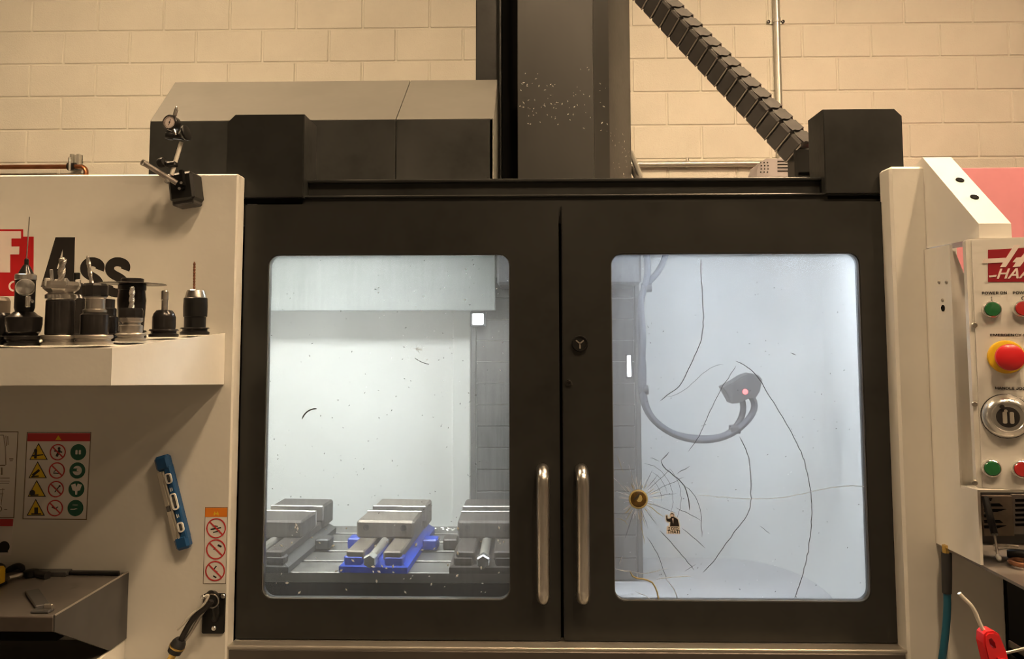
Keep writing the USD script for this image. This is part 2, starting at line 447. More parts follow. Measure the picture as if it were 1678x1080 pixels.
# machine body behind the panel
obj('cabinet_body', box2((-2.6, .0, .08), (-1.16, 1.7, ptop - .02), .006), 'white', enc)
# right post
pl, pl2 = U(1457.5, 278, YP)[0], U(1488, 1050, YP)[0]; plx = (pl + pl2) / 2
qr = U(1512, 272, YP)[0]; qr2 = U(1537, 890, YP)[0]; qx = (qr + qr2) / 2
ptr = U(1480, 272.5, YP)[2]
obj('corner_post', box2((plx, YP, .10), (qx + .012, YP + .06, ptr), .006), 'white', enc, label='white upright post right of the doors')
obj('lower_panel', box2((qx + .013, YP, .10), (U(1648, 1000, YP)[0], YP + .06, U(1560, 880, YP)[2]), .004), 'white', enc)
obj('side_wall', box2((1.046, .015, .08), (1.066, 1.7, 1.785), .004), 'white', enc)
# header rail above the doors: two steps
z1, z2, z3 = U(1000, 292.6, .03)[2], U(1000, 318.5, .02)[2], U(1000, 332, .0)[2]
obj('header_rail', box2((XL - .02, .05, z2 - .004), (XR + .05, .16, z1), .004), 'grey', enc, label='dark header rail above the doors')
obj('rail_cap', box2((XL - .02, .036, z1 - .006), (XR + .05, .168, z1 + .003), .0025), 'grey', enc)
obj('lower_rail', box2((XL - .02, .028, z3 - .05), (XR + .05, .10, z2), .003), 'grey', enc)
obj('rail_lip', box2((XL - .02, .020, z2 - .006), (XR + .05, .05, z2 + .001), .0025), 'grey', enc)
# frame strips beside doors
obj('jamb', box2((pxr - .10, .035, zb - .05), (XL + .03, .05, zt + .05), .003), 'dark', enc)
obj('jamb', box2((XR - .03, .035, zb - .05), (plx + .10, .05, zt + .05), .003), 'dark', enc)
obj('gap_light_block', box2((XG - .03, .031, zb - .01), (XG + .03, .036, zt), .001), 'dark', enc)  # black strip added behind the gap to stop interior light leaking through
# sill
zs1, zs2 = U(900, 1053, YD)[2], U(900, 1062.5, YP + .012)[2]
obj('door_sill', [hull([(pxr, .04, zs1), (plx, .04, zs1), (pxr, YP + .006, zs2 + .002), (plx, YP + .006, zs2 + .002), (pxr, .04, zs2 - .05), (plx, .04, zs2 - .05), (pxr, YP + .006, zs2 - .05), (plx, YP + .006, zs2 - .05)]),
                  cyl((pxr, YP + .008, zs2), (plx, YP + .008, zs2), .0042)], 'lip', enc, label='worn steel sill under the doors')
obj('apron', box2((pxr + .002, YP + .004, .12), (plx - .002, YP + .03, zs2 - .004), .003), 'sill', enc, label='brown steel apron below the sill')
# interior liner
YB = 1.10
obj('interior_wall', box2((-1.14, YB, .3), (1.06, YB + .02, 1.84), .002), 'inner', enc, label='white back wall inside the machine')
obj('interior_wall', box2((-1.16, .06, .3), (-1.14, YB, 1.80), .002), 'innerw', enc, label='warm white left wall inside the machine')
obj('interior_wall', box2((1.035, .06, .3), (1.045, YB, 1.78), .002), 'inner', enc, label='white right wall inside the machine')
a = U(742, 600, YB - .01); b = U(771, 600, YB - .01)
obj('wall_strip', box2((a[0], YB - .012, .3), (b[0], YB, 1.9), .003), 'inner', enc)
fa = np.linspace(0, math.pi / 2, 14); fr_ = .30
obj('corner_fillet', extr(Polygon([(1.036 - fr_ + fr_ * math.sin(t), YB - fr_ + fr_ * math.cos(t)) for t in fa] + [(1.036, YB)]), 1.30, frame((0, 0, .45), (1, 0, 0), (0, 1, 0))), 'inner', enc, smooth=40)
obj('added_light_lid', box2((-1.16, .165, 1.841), (1.05, YB + .02, 1.85), .001), 'inner', enc)  # unseen lid, added to keep the work light off the hood
obj('chip_floor', slab((-1.14, .03, .42), (1.034, .03, .42), (1.034, YB, .60), (-1.14, YB, .60), .02), 'innerfloor', enc, label='pale sloping floor inside the machine')
# tool changer cover inside upper left
YCV = .83
a, b = U(300, 510, YCV), U(812, 510, YCV)
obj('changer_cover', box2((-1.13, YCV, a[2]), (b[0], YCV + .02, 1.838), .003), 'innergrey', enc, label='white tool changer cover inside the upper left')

# decals on the left panel (flat print, half a millimetre thick)
T5 = .0006


def dec(name, polys, m, parent, y=YP, lift=0, label=None):
    return obj(name, face(unary_union(polys) if isinstance(polys, list) else polys, y + .0002 - lift * .0004, T5), m, parent, smooth=False, label=label)


d1 = thing('letter_decal', U(28, 430, YP), 'red block decal with white letter part at the picture\'s left edge', None, parent=enc)
dec('red_block', pxpoly([(-60, 376), (38, 376), (38, 388), (55.5, 388), (54.5, 485), (-60, 485)], YP), 'red', d1)
dec('white_letter', pxpoly([(-60, 379), (34.5, 379), (34.5, 391), (19, 391), (19, 404), (32, 404), (31.5, 417), (17, 417), (17, 446.5), (-60, 446.5)], YP), 'pinkwhite', d1, lift=1)
p0 = U(23, 469, YP); w = ppm(YP)
dec('ring_mark', Point(p0[0], p0[2]).buffer(9 * w).difference(Point(p0[0], p0[2]).buffer(6 * w)).difference(sbox(p0[0], p0[2] - 1, p0[0] + 1, p0[2] + 1)), 'pinkwhite', d1, lift=1)
d2 = thing('word_decal', U(140, 440, YP), 'black lettering decal above the tool shelf', None, parent=enc)
A = pxpoly([(91, 389), (123, 389), (121, 470), (101, 470), (101, 457), (90, 457), (86, 470), (67, 470)], YP).difference(pxpoly([(103, 408), (102, 441), (93, 441)], YP))
dec('letter', A, 'ink', d2)


def letter_s(x0, y0, x1, y1, sw):
    """heavy s: two half rings around a slanted spine"""
    cx, h = (x0 + x1) / 2, (y1 - y0)
    P = [(x1 - 7, y0 + .31 * h), (x1 - 7.2, y0 + .17 * h), (cx + 4, y0 + .10 * h), (cx - 5, y0 + .11 * h), (x0 + 8, y0 + .22 * h), (x0 + 9, y0 + .35 * h), (cx, y0 + .48 * h), (x1 - 9, y0 + .62 * h), (x1 - 8, y0 + .78 * h), (cx + 5, y0 + .89 * h), (cx - 4, y0 + .90 * h), (x0 + 7.2, y0 + .83 * h), (x0 + 7, y0 + .69 * h)]
    pts = spline(np.array(P), 60)
    q = [U(a, b, YP) for a, b in pts]
    return LineString([(v[0], v[2]) for v in q]).buffer(sw * ppm(YP) / 2, cap_style=2)


dec('letter', letter_s(131, 423, 170, 486, 15), 'ink', d2)
dec('letter', letter_s(172, 423, 212, 486, 15), 'ink', d2)

# warning board with three columns of pictograms
wb = thing('warning_board', U(93, 780, YP), 'white safety board with red header and rows of yellow, red and green pictograms', None, parent=enc)
dec('backing', pxpoly([(45, 709), (149, 709), (141.5, 851), (38, 850)], YP), 'paper', wb)
dec('border', pxpoly([(44.3, 708), (149.7, 708), (142.2, 852), (37.2, 851)], YP).difference(pxpoly([(45.5, 709), (148.5, 709), (141, 850.5), (38.6, 849.5)], YP)), 'card', wb, lift=1)
dec('header', pxpoly([(45.8, 710), (148.2, 710), (147.6, 723), (45.2, 723)], YP), 'ringred', wb, lift=1)
dec('header_mark', [pxpoly([(91, 721), (96, 713.5), (101, 721)], YP)], 'wyellow', wb, lift=2)


def disc(px, py, r, y=YP):
    c = U(px, py, y); return Point(c[0], c[2]).buffer(r * ppm(y), quad_segs=10)


def bar(x0, y0, x1, y1, wd, y=YP):
    a, b = U(x0, y0, y), U(x1, y1, y)
    return LineString([(a[0], a[2]), (b[0], b[2])]).buffer(wd * ppm(y) / 2, cap_style=2)


rows = [741, 771, 801.5, 832.5]
for i, ry in enumerate(rows):
    sx = -(ry - 741) / 91 * 4.6
    cx = 63.5 + sx
    tri = lambda g: pxpoly([(cx, ry - 15 + g * 2), (cx + 15 - g * 1.7, ry + 12.5 - g), (cx - 15 + g * 1.7, ry + 12.5 - g)], YP)
    dec('warning_triangle', tri(0), 'ink', wb, lift=1)
    dec('triangle_face', tri(1.3), 'wyellow', wb, lift=2)
    ic = [[bar(cx - 5, ry + 10, cx - 4, ry - 2, 4), disc(cx - 4.5, ry - 3, 2.5), bar(cx - 10, ry + 6, cx + 8, ry + 4, 2)],
          [bar(cx - 8, ry + 8, cx + 3, ry - 1, 4), bar(cx - 10, ry + 10, cx + 2, ry + 9, 2)],
          [disc(cx - 7, ry + 6, 4.6), bar(cx - 10, ry + 10, cx + 3, ry + 9.5, 2)],
          [bar(cx + 1, ry + 9, cx + 1, ry - 1, 6), bar(cx - 7, ry + 9.5, cx + 9, ry + 9.5, 2)]][i]
    dec('pictogram', ic, 'ink', wb, lift=3)
    cx = 95 + sx
    dec('prohibition_ring', [disc(cx, ry, 13.2).difference(disc(cx, ry, 11.4)), bar(cx - 8.5, ry - 8.5, cx + 8.5, ry + 8.5, 2)], 'ringred', wb, lift=2)
    ic = [[bar(cx - 2, ry + 7, cx + 3, ry - 4, 4), disc(cx + 2, ry - 6, 2.2), bar(cx - 6, ry - 2, cx + 7, ry, 2)],
          [bar(cx - 6, ry + 4, cx + 5, ry + 5, 1.6), bar(cx - 5, ry + 2, cx - 1, ry - 1, 1.2)],
          [bar(cx - 2, ry + 5, cx + 5, ry - 4, 1.4), disc(cx + 6, ry - 5, 1.5)],
          [bar(cx - 5, ry - 2, cx + 1, ry + 1, 2.4), bar(cx + 1, ry + 1, cx + 5, ry - 2, 1.4)]][i]
    dec('pictogram', ic, 'ink', wb, lift=1)
    cx = 128.5 + sx
    dec('mandatory_disc', disc(cx, ry, 13), 'green', wb, lift=1)
    ic = [[rrect(-4.5, -3.5, -1, 3.5, 1), rrect(1, -3.5, 4.5, 3.5, 1)], [Point(0, 0).buffer(7.5).difference(sbox(-9, -1.5, 2, 3.2)), Point(1, 1).buffer(2)],
          [Polygon([(-9, 7), (-2, 9), (0, 3), (2, 9), (9, 7), (6, -2), (2, -3), (1.5, -9), (-1.5, -9), (-2, -3), (-6, -2)])], [sbox(-5, 4.5, 4, 5.5), sbox(-8, -2.6, 0, -1.2), sbox(-1, -1.6, 3, -.6)]][i]
    c = U(cx, ry, YP); k = ppm(YP)
    dec('pictogram', affinity.affine_transform(unary_union(ic), [k, 0, 0, k, c[0], c[2]]), 'paper', wb, lift=2)

sg = thing('information_sign', U(5, 780, YP), 'white diagram sign cut off by the picture\'s left edge', None, parent=enc)
dec('backing', pxpoly([(-90, 708), (29.5, 708), (22.5, 848), (-90, 848)], YP), 'paper', sg)
dec('border', pxpoly([(-90, 707), (30.4, 707), (23.4, 849), (-90, 849)], YP).difference(pxpoly([(-91, 708.3), (29.2, 708.3), (22.2, 847.8), (-91, 847.8)], YP)), 'card', sg, lift=1)
ln = [bar(-30, 713, 6, 713, .9), bar(6, 713, 9, 733, .9), bar(9, 733, 10, 762, .9), bar(-30, 763, 9, 762.5, 1.6), bar(3, 766, 3, 778, 2.4), bar(-30, 783, 16, 783.5, .8), bar(-30, 788, 16, 788.5, .8), bar(-30, 792, 15, 792, .8),
      bar(10, 714, 11, 731, .9), bar(13, 715, 13.5, 729, .9), bar(15.5, 752, 22, 752, 1.6), bar(16, 755, 21, 755, 1.2), bar(-30, 803, 8, 802, .8), bar(-30, 810, 6, 809, .8), bar(5, 800, 2, 828, .8), disc(-1, 834, 4.5).difference(disc(-1, 834, 3.2)), bar(7, 835, 12, 835, 1.2)]
dec('diagram', ln, 'card', sg, lift=1)
sg2 = thing('hazard_sign', U(5, 880, YP), 'white sign with red header and black head shape at the picture\'s left edge', None, parent=enc)
dec('backing', pxpoly([(-90, 850), (22.3, 850), (18, 910), (-90, 910)], YP), 'paper', sg2)
dec('header', pxpoly([(-90, 850.5), (22, 850.5), (21, 862), (-90, 862)], YP), 'ringred', sg2, lift=1)
dec('pictogram', [disc(7, 896, 9), pxpoly([(-30, 890), (4, 890), (14, 905), (-30, 906)], YP)], 'ink', sg2, lift=1)
# slim sticker near the door
ss = thing('prohibition_sticker', U(354, 893, YP), 'slim white sticker with orange top and three red prohibition rings', None, parent=enc)
dec('border', pxpoly([(336.2, 831), (373.5, 831), (370, 957), (332.6, 957)], YP), 'card', ss)
dec('backing', pxpoly([(337.2, 832), (372.6, 832), (369.2, 956), (333.8, 956)], YP), 'paper', ss, lift=1)
dec('header', pxpoly([(336.8, 832), (372.6, 832), (372.2, 847), (336.4, 847)], YP), 'orange', ss, lift=2)
dec('header_mark', [bar(351, 844.5, 352.5, 838.5, 1.5), bar(358, 844.5, 356.5, 838.5, 1.5), bar(350.5, 842, 358.5, 842, 1.5)], 'wyellow', ss, lift=3)
for k_, (cx, cy) in enumerate([(354.5, 865.5), (354.2, 900), (352.8, 935.5)]):
    dec('prohibition_ring', [disc(cx, cy, 16).difference(disc(cx, cy, 14)), bar(cx - 10.5, cy - 10.5, cx + 10.5, cy + 10.5, 2.2)], 'ringred', ss, lift=3)
    dec('pictogram', [[bar(cx - 9, cy + 2, cx + 8, cy - 1, 2), bar(cx - 5, cy + 7, cx + 6, cy + 4, 1.6), bar(cx - 4, cy - 4, cx + 3, cy - 3, 1.6)], [bar(cx + 3, cy - 7, cx + 9, cy - 4, 3), bar(cx - 4, cy + 1, cx - 1, cy - 3, 1)], [bar(cx - 2, cy - 3, cx + 2, cy - 8, 2), bar(cx - 2, cy - 2, cx + 4, cy + 2, 1.4), bar(cx - 3, cy + 8, cx + 2, cy + 11, 2.2)]][k_], 'ink', ss, lift=2)

# ------------------------------------------------------------------ doors
WZ0, WZ1 = 1.45 - .641, 1.45 + .199


def door(x0, x1, wx0, wx1, pm, label, lab_pane):
    d = thing('machine_door', ((x0 + x1) / 2, .015, zb), label, 'door')
    P = rrect(x0, zb, x1, zt, .008)
    Wn = rrect(wx0, WZ0, wx1, WZ1, .028)
    obj('door_frame', [face(P.buffer(-.002).difference(Wn), .004, .004), face(P.difference(Wn), .03, .026)], 'greydoor', d, smooth=30)
    g = rrect(wx0 - .004, WZ0 - .004, wx1 + .004, WZ1 + .004, .030)
    obj('gasket', face(Wn.buffer(-.0004).difference(Wn.buffer(-.0022)), .016, .0125), 'edge', d)
    pane = obj('pane', face(g, .020, .006), pm, d, smooth=False, label=lab_pane)
    return d, pane


dl, paneL = door(XL, XG - .0035, -.649, -.044, 'pane1', 'left dark machine door with a clear scratched window onto three vises', 'scratched clear pane')
dr, paneR = door(XG + .0035, XR, .206, .818, 'pane2', 'right dark machine door with a cracked window', 'cracked hazy pane')
for d, px in ((dl, 890), (dr, 955)):
    a, b = U(px, 775, -.045), U(px + (1 if px > 900 else 0), 985, -.045)
    x = (a[0] + b[0]) / 2; R = .028
    pts = [(x, .0, a[2])] + [(x, -.045 + R - R * math.sin(t), a[2] - R + R * math.cos(t)) for t in np.linspace(0, math.pi / 2, 8)]
    pts = [(x, -.001, a[2]), (x, -.045 + R, a[2])] + [(x, -.045 + R - R * math.sin(t), a[2] - R + R * math.cos(t)) for t in np.linspace(.15, math.pi / 2, 8)]
    low = [(p[0], p[1], a[2] + b[2] - p[2]) for p in pts][::-1]
    obj('handle', tube(pts + low, .0158, 20), 'steel', d, label='brushed steel bar handle')
p = U(950, 563, YD)
lk = obj('lock_knob', lathe([(.020, 0), (.020, .006), (.0185, .009), (.0165, .009), (.0165, .0065), (0, .0065)], (p[0], 0, p[2]), (0, -1, 0), 32), 'black', dr)
k = .011
obj('key_mark', [extr(LineString([(0, 0), (math.cos(t) * k, math.sin(t) * k)]).buffer(.0017), .0012, frame((p[0], -.0066, p[2]), (1, 0, 0), (0, 0, 1))) for t in (math.radians(40), math.radians(140), math.radians(270))], 'bsteel', lk)
p = U(932, 628, YD)
obj('bolt', [lathe([(.0085, 0), (.0085, .004), (.006, .006), (.003, .006), (.003, .003), (0, .003)], (p[0], 0, p[2]), (0, -1, 0), 20)], 'dsteel', dr)

# cracks in the right pane, px polylines on the pane's front
YC = .0142


def crack(pts, wd, m='crackd', n=None):
    P = np.array(pts, float)
    n = n or max(4, int(np.linalg.norm(np.diff(P, axis=0), axis=1).sum() / 7))
    Q = spline(P, n) if len(P) > 2 else np.linspace(P[0], P[1], n)
    Q[1:-1] += RNG.normal(0, .45, Q[1:-1].shape)
    V = np.array([U(a, b, YC) for a, b in Q])
    r = np.full(len(V), wd * ppm(0) / 2); r[0] *= .4; r[-1] *= .4
    return obj('crack', tube(V, r, 5), m, paneR, smooth=True)


crack([(1149, 425), (1151, 480), (1148, 560), (1128, 605), (1110, 636), (1090, 650), (1082, 657)], 1.3)
crack([(1128, 740), (1150, 705), (1168, 664), (1182, 638), (1206, 600)], .9)
crack([(1206, 592), (1230, 606), (1262, 650), (1288, 694), (1312, 740), (1326, 790), (1330, 840), (1326, 890), (1316, 940), (1302, 980)], 1.2)
crack([(1212, 716), (1226, 750), (1231, 800), (1226, 840), (1205, 870), (1180, 905), (1152, 938)], 1.2)
crack([(1092, 650), (1130, 632), (1165, 603), (1185, 597)], .6)
crack([(1083, 755), (1105, 780), (1122, 797), (1128, 820), (1130, 836)], 1.6)
crack([(1083, 755), (1096, 741)], 1.3)
crack([(1110, 776), (1130, 764)], 1.0)
crack([(1122, 797), (1138, 812), (1146, 830), (1150, 870), (1150, 880)], .9)
crack([(1066, 750), (1080, 756)], .8)
crack([(1108, 832), (1125, 840), (1148, 853)], .9)
crack([(1118, 866), (1135, 880), (1155, 898)], 1.0)
crack([(1082, 870), (1105, 895), (1137, 934)], 1.1)
crack([(1060, 880), (1075, 905), (1086, 930), (1092, 950)], .8)
crack([(1092, 950), (1102, 962), (1112, 986)], 1.3, 'crackw')
crack([(1046, 838), (1052, 866), (1056, 892)], .8, 'cracky')
crack([(1008, 932), (1022, 936), (1034, 936)], 1.6, 'crackw')
crack([(1032, 936), (1046, 948), (1066, 953), (1072, 960), (1082, 986)], 2.6, 'cracky')
crack([(1034, 936), (1050, 940), (1068, 938), (1095, 931)], 1.0, 'crackw')
crack([(1075, 950), (1100, 946), (1135, 945)], 1.3, 'crackw')
crack([(1041, 969), (1060, 978), (1072, 986)], .9, 'crackw')
crack([(1140, 812), (1200, 816), (1285, 815), (1330, 806), (1420, 798)], .9, 'crackw')
crack([(1015, 925), (1020, 912)], 1.0, 'crackw')
crack([(1004, 782), (1018, 796), (1027, 806)], .9, 'crackw')
crack([(1010, 745), (1022, 775)], .7, 'cracky')
crack([(1008, 850), (1020, 852), (1030, 862)], .8, 'cracky')
crack([(1140, 925), (1122, 936)], .7)
crack([(1245, 862), (1262, 875)], .8)
crack([(1296, 578), (1304, 582)], 1.2)
hx, hy = 1046, 818
for i in range(44):
    t = i / 44 * 2 * math.pi + random.uniform(-.06, .06)
    r0 = random.uniform(14, 20); r1 = r0 + random.uniform(5, 24) * (1.0 if random.random() < .75 else 1.9)
    e = (hx + r1 * math.cos(t), hy + r1 * math.sin(t))
    if e[0] < 1008: continue
    crack([(hx + r0 * math.cos(t), hy + r0 * math.sin(t)), e], random.choice([.8, 1.0, 1.3]), random.choice(['crackw', 'crackw', 'crackw', 'cracky']), 4)
for t in (-1.12, -.9, -.75, -.45, -.15, .35, .95, 1.25, 1.9):
    r1 = random.uniform(50, 85)
    crack([(hx + 20 * math.cos(t), hy + 20 * math.sin(t)), (hx + r1 * math.cos(t), hy + r1 * math.sin(t))], .7, 'crackd')
for rr, t0, t1 in ((57, -1.4, .35), (70, -.75, .5), (48, -1.1, -.2), (38, -.9, .1)):
    crack([(hx + rr * math.cos(t), hy + rr * math.sin(t) * 1.05) for t in np.linspace(t0, t1, 6)], .6)
# amber plug in the hole
c = U(hx, hy, YC); w = ppm(0)
plug = obj('plug', lathe([(13 * w, -.004), (13 * w, .0015), (11 * w, .004), (6 * w, .0055), (0, .006)], (c[0], YC, c[2]), (0, -1, 0), 22), 'plug', paneR, label='amber brown plug in the impact hole')
obj('plug_gouge', face(LineString([(c[0] - 6 * w, c[2] + 1 * w), (c[0] - 2 * w, c[2] + 5 * w), (c[0] + 1.5 * w, c[2] + 8.5 * w)]).buffer(1.6 * w), YC - .004, .0021), 'speck', paneR)
obj('plug_rim', lathe([(15.5 * w, 0), (15.5 * w, .0012), (13.5 * w, .0025), (12 * w, .0012), (12 * w, 0)], (c[0], YC, c[2]), (0, -1, 0), 22), 'cracky', paneR)
obj('plug_chip', [face(Polygon([(c[0] + u_ * w, c[2] + v_ * w) for u_, v_ in ((-3, -2), (0, -4), (4, -3), (6, 1), (5, 6), (2, 8), (0, 3))]), YC - .004, .0024)], 'cracky', paneR)
# little sticker: small dark figure above two lines of text
stk = [(1091.5, 845), (1093.2, 844.6), (1094, 850), (1098, 849.5), (1099.6, 847.6), (1098.6, 843.5), (1100, 841), (1102.5, 841), (1104, 843.5), (1103.4, 847), (1107, 848.6), (1110.5, 851), (1113, 862.6), (1098, 862.6), (1098.4, 855), (1093.5, 854.4), (1091.8, 852)]
Ps = Polygon([(lambda q: (q[0], q[2]))(U(a, b, YC)) for a, b in stk])
T0 = U(1095.5, 867, YC)
obj('sticker_edge', face(unary_union([Ps.buffer(1.6 * w), pxpoly([(1092.5, 862), (1114, 862), (1114.5, 875), (1092, 875)], YC)]), YC, .0004), 'paper', paneR, label='small cut out sticker')
fg = obj('sticker_figure', face(Ps, YC - .0004, .0004), 'ink', paneR)
obj('sticker_face', [face(disc(1101.2, 844.6, 2.1, YC), YC - .0008, .0004), face(pxpoly([(1101, 849.4), (1103.6, 849.4), (1103, 858)], YC), YC - .0008, .0004)], 'pinkwhite', paneR)
q = U(1095, 868.2, YC); obj('sticker_text', [text('I DID', 4.0 * w, frame((q[0], YC - .0004, q[2]), (1, 0, 0), (0, 0, 1)), True, .0004, width=16 * w), text('THAT!', 4.8 * w, frame((U(1093.5, 874, YC)[0], YC - .0004, U(1093.5, 874, YC)[2]), (1, 0, 0), (0, 0, 1)), True, .0004, width=20 * w)], 'ink', paneR)


def flecks(name, n, region, y, size, m, parent, elong=2.2, sd=1, up=False):
    """many tiny metal chips stuck to a face; nobody could count them"""
    rg = np.random.default_rng(sd); ms = []
    for _ in range(n):
        px, py = region(rg); c = U(px, py, y); s = size * rg.uniform(.5, 1.4) * ppm(y)
        a = rg.uniform(0, math.pi)
        Rm = np.array([[math.cos(a), 0, -math.sin(a)], [0, 1, 0], [math.sin(a), 0, math.cos(a)]])
        v = (np.array([[-1, 0, 0], [1, 0, 0], [0, 0, .5], [0, 0, -.5], [0, -.6, 0]]) * [elong * s / 2, s, s]) @ Rm.T + c
        ms.append(trimesh.Trimesh(v, [(0, 4, 2), (2, 4, 1), (1, 4, 3), (3, 4, 0), (0, 2, 3), (1, 3, 2)], process=False))
    return obj(name, ms, m, parent, smooth=False, kind='stuff')


uni = lambda x0, y0, x1, y1: (lambda r: (r.uniform(x0, x1), r.uniform(y0, y1)))
flecks('white_chips', 60, uni(445, 860, 830, 975), YC, 3.0, 'crackw', paneL, 1.8, 2)
flecks('white_chips', 45, uni(600, 430, 832, 640), YC, 1.8, 'crackw', paneL, 1.6, 3)
flecks('dark_specks', 150, uni(442, 425, 800, 860), YC, 1.1, 'speck', paneL, 2.4, 4)
flecks('dark_specks', 120, uni(1060, 425, 1410, 980), YC, .95, 'speck', paneR, 2.4, 5)
flecks('white_chips', 50, uni(1008, 700, 1300, 980), YC, .9, 'crackw', paneR, 2.2, 6)
V = np.array([U(a, b, YC - .001) for a, b in spline([(495, 687), (500, 678), (508, 672), (519, 670)], 14)])
obj('swarf_curl', tube(V, np.array([.0006, .0012, *([.0018] * 10), .0015, .0007]), 6), 'speck', paneL, label='dark curled swarf stuck to the pane')
c = U(683, 572, YC)
obj('chip_mark', [face(LineString([(c[0], c[2]), (c[0] + math.cos(t) * r * w, c[2] + math.sin(t) * r * w)]).buffer(.35 * w), YC, .0004) for t, r in zip(np.linspace(0, 6, 9), RNG.uniform(3, 10, 9))], 'crackw', paneL)
crack_l = obj('scratch', tube(np.array([U(a, b, YC) for a, b in spline([(680, 587), (690, 593), (703, 597)], 8)]), .0008, 5), 'speck', paneL)

# ------------------------------------------------------------------ corner covers
def cover(fx, right, label, y0, y1, top, bot, cham):
    """folded sheet cover: front px outline at depth y0, going back to y1"""
    x0, x1 = U(fx[0], 260, y0)[0], U(fx[1], 260, y0)[0]
    zt_, zb_ = U((fx[0] + fx[1]) / 2, top, y0)[2], U((fx[0] + fx[1]) / 2, bot, y0)[2]
    c = cham * ppm(y0)
    t = thing('corner_cover', ((x0 + x1) / 2, (y0 + y1) / 2, zb_), label, 'cover')
    P = Polygon([(x0, zb_), (x1, zb_), (x1, zt_ - (c if right else 0)), (x1 - (c if right else 0), zt_), (x0 + (0 if right else c), zt_), (x0, zt_ - (0 if right else c))])
    obj('shell', [face(P.buffer(-.002), y0 + .002, .002), face(P, y1, y1 - y0 - .002)], 'grey', t)
    obj('underside', box2((x0 + .01, y0 + .015, zb_ - .012), (x1 - .01, y1 - .005, zb_ + .002), .002), 'dark', t)
    sx = x0 if right else x1
    obj('screw', lathe([(.006, 0), (.006, .003), (.003, .004), (0, .004)], (sx, y1 - .02, zb_ + .02), (-1 if right else 1, 0, 0), 14), 'bsteel', t)
    rx = x1 - .06 if right else x0 + .06
    obj('roller', cyl((rx - .012, y0 + .03, zb_ - .010), (rx + .012, y0 + .03, zb_ - .010), .008), 'chrome', t)
    return t


cover((371, 497.5), False, 'dark folded corner cover at the left end of the door header', -.001 , .115, 187.5, 324, 13)
cover((1351, 1481), True, 'dark folded corner cover at the right end of the door header', .012, .115, 178.5, 317, 12)

# ------------------------------------------------------------------ tool changer hood behind, upper left
yh = .55
hd = thing('changer_hood', U(530, 290, yh + .2), 'long hood with tan sloping top and dark front behind the header', 'machine cover')
xl, xs, xr = U(245, 240, yh)[0], U(648.5, 240, yh)[0], U(808, 240, yh)[0]
zf = U(500, 197, yh)[2]; zlow = 1.90
yt = yh + .30; ztp = U(550, 133, yt)[2]
xlt = U(287, 136, yt)[0]
for k_, (a, b) in enumerate(((xl, xs - .0015), (xs + .0015, xr))):
    obj('front_panel', box2((a, yh, zlow), (b, yh + .012, zf), .002), 'grey', hd)
    ta, tb = (xlt if k_ == 0 else a, b)
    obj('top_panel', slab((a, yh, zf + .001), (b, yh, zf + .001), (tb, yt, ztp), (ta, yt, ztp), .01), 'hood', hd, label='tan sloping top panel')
obj('end_panel', hull([(xl, yh, zlow), (xl, yt + .25, zlow), (xl, yh, zf), (xlt, yt, ztp), (xlt, yt + .25, ztp), (xl, yt + .25, zf), (xl + .01, yh + .01, zlow), (xlt + .01, yt + .02, ztp - .01)]), 'grey', hd)
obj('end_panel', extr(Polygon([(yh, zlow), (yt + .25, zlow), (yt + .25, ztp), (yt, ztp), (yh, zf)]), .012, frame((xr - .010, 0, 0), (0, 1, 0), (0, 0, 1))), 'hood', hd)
obj('back_panel', box2((xl, yt + .24, zlow), (xr, yt + .25, ztp), .002), 'grey', hd)

# ------------------------------------------------------------------ column above / behind
yc = .80
col = thing('machine_column', U(910, 280, yc + .2), 'tall dark column rising behind the doors above the header', 'machine column')
zc0, zc1 = 1.90, 4.0
X = lambda px, y: U(px, 150, y)[0]
obj('front_plate', extr(Polygon([(X(848.5, yc), yc), (X(972, yc), yc), (X(972, yc), yc + .02), (X(848.5, yc), yc + .02)]), zc1 - zc0, frame((0, 0, zc0), (1, 0, 0), (0, 1, 0))), 'greycol', col)
a, b, c = (X(973, yc), yc), (X(998, yc + .05), yc + .05), (X(1033, yc + .26), yc + .26)
obj('corner_plate', extr(Polygon([a, b, (b[0], b[1] + .02), (a[0], a[1] + .02)]), zc1 - zc0, frame((0, 0, zc0), (1, 0, 0), (0, 1, 0))), 'greycol', col)
obj('side_plate', extr(Polygon([b, c, (c[0], .30 + yc + .3), (b[0] - .02, yc + .56), (b[0] - .02, b[1] + .02)]), zc1 - zc0, frame((0, 0, zc0), (1, 0, 0), (0, 1, 0))), 'grey', col)
obj('recess_plate', extr(Polygon([(X(819, yc + .2), yc + .2), (X(848, yc + .2) + .01, yc + .2), (X(848, yc + .2) + .01, yc + .5), (X(819, yc + .2), yc + .5)]), zc1 - zc0, frame((0, 0, zc0), (1, 0, 0), (0, 1, 0))), 'dark', col)
obj('edge_strip', box2((X(818, yc + .18), yc + .18, zc0), (X(822, yc + .18), yc + .2, zc1), .002), 'grey', col)
obj('rear_plate', box2((X(779.5, yc + .26), yc + .26, zc0), (X(820, yc + .26) + .02, yc + .5, zc1), .004), 'grey', col)
obj('side_cheek', box2((X(848.5, yc), yc + .02, zc0), (X(848.5, yc) + .01, yc + .25, zc1), .002), 'dark', col)


def colreg(r):
    if r.uniform() < .6: return (r.uniform(850, 970), r.normal(160, 26))
    return (r.uniform(850, 970), r.normal(170, 20))


flecks('metal_chips', 70, colreg, yc - .001, 1.5, 'chip', col, 2.2, 11)
flecks('metal_chips', 14, lambda r: (r.uniform(974, 997), r.normal(185, 30)), yc + .02, 1.6, 'chip', col, 2.4, 12)


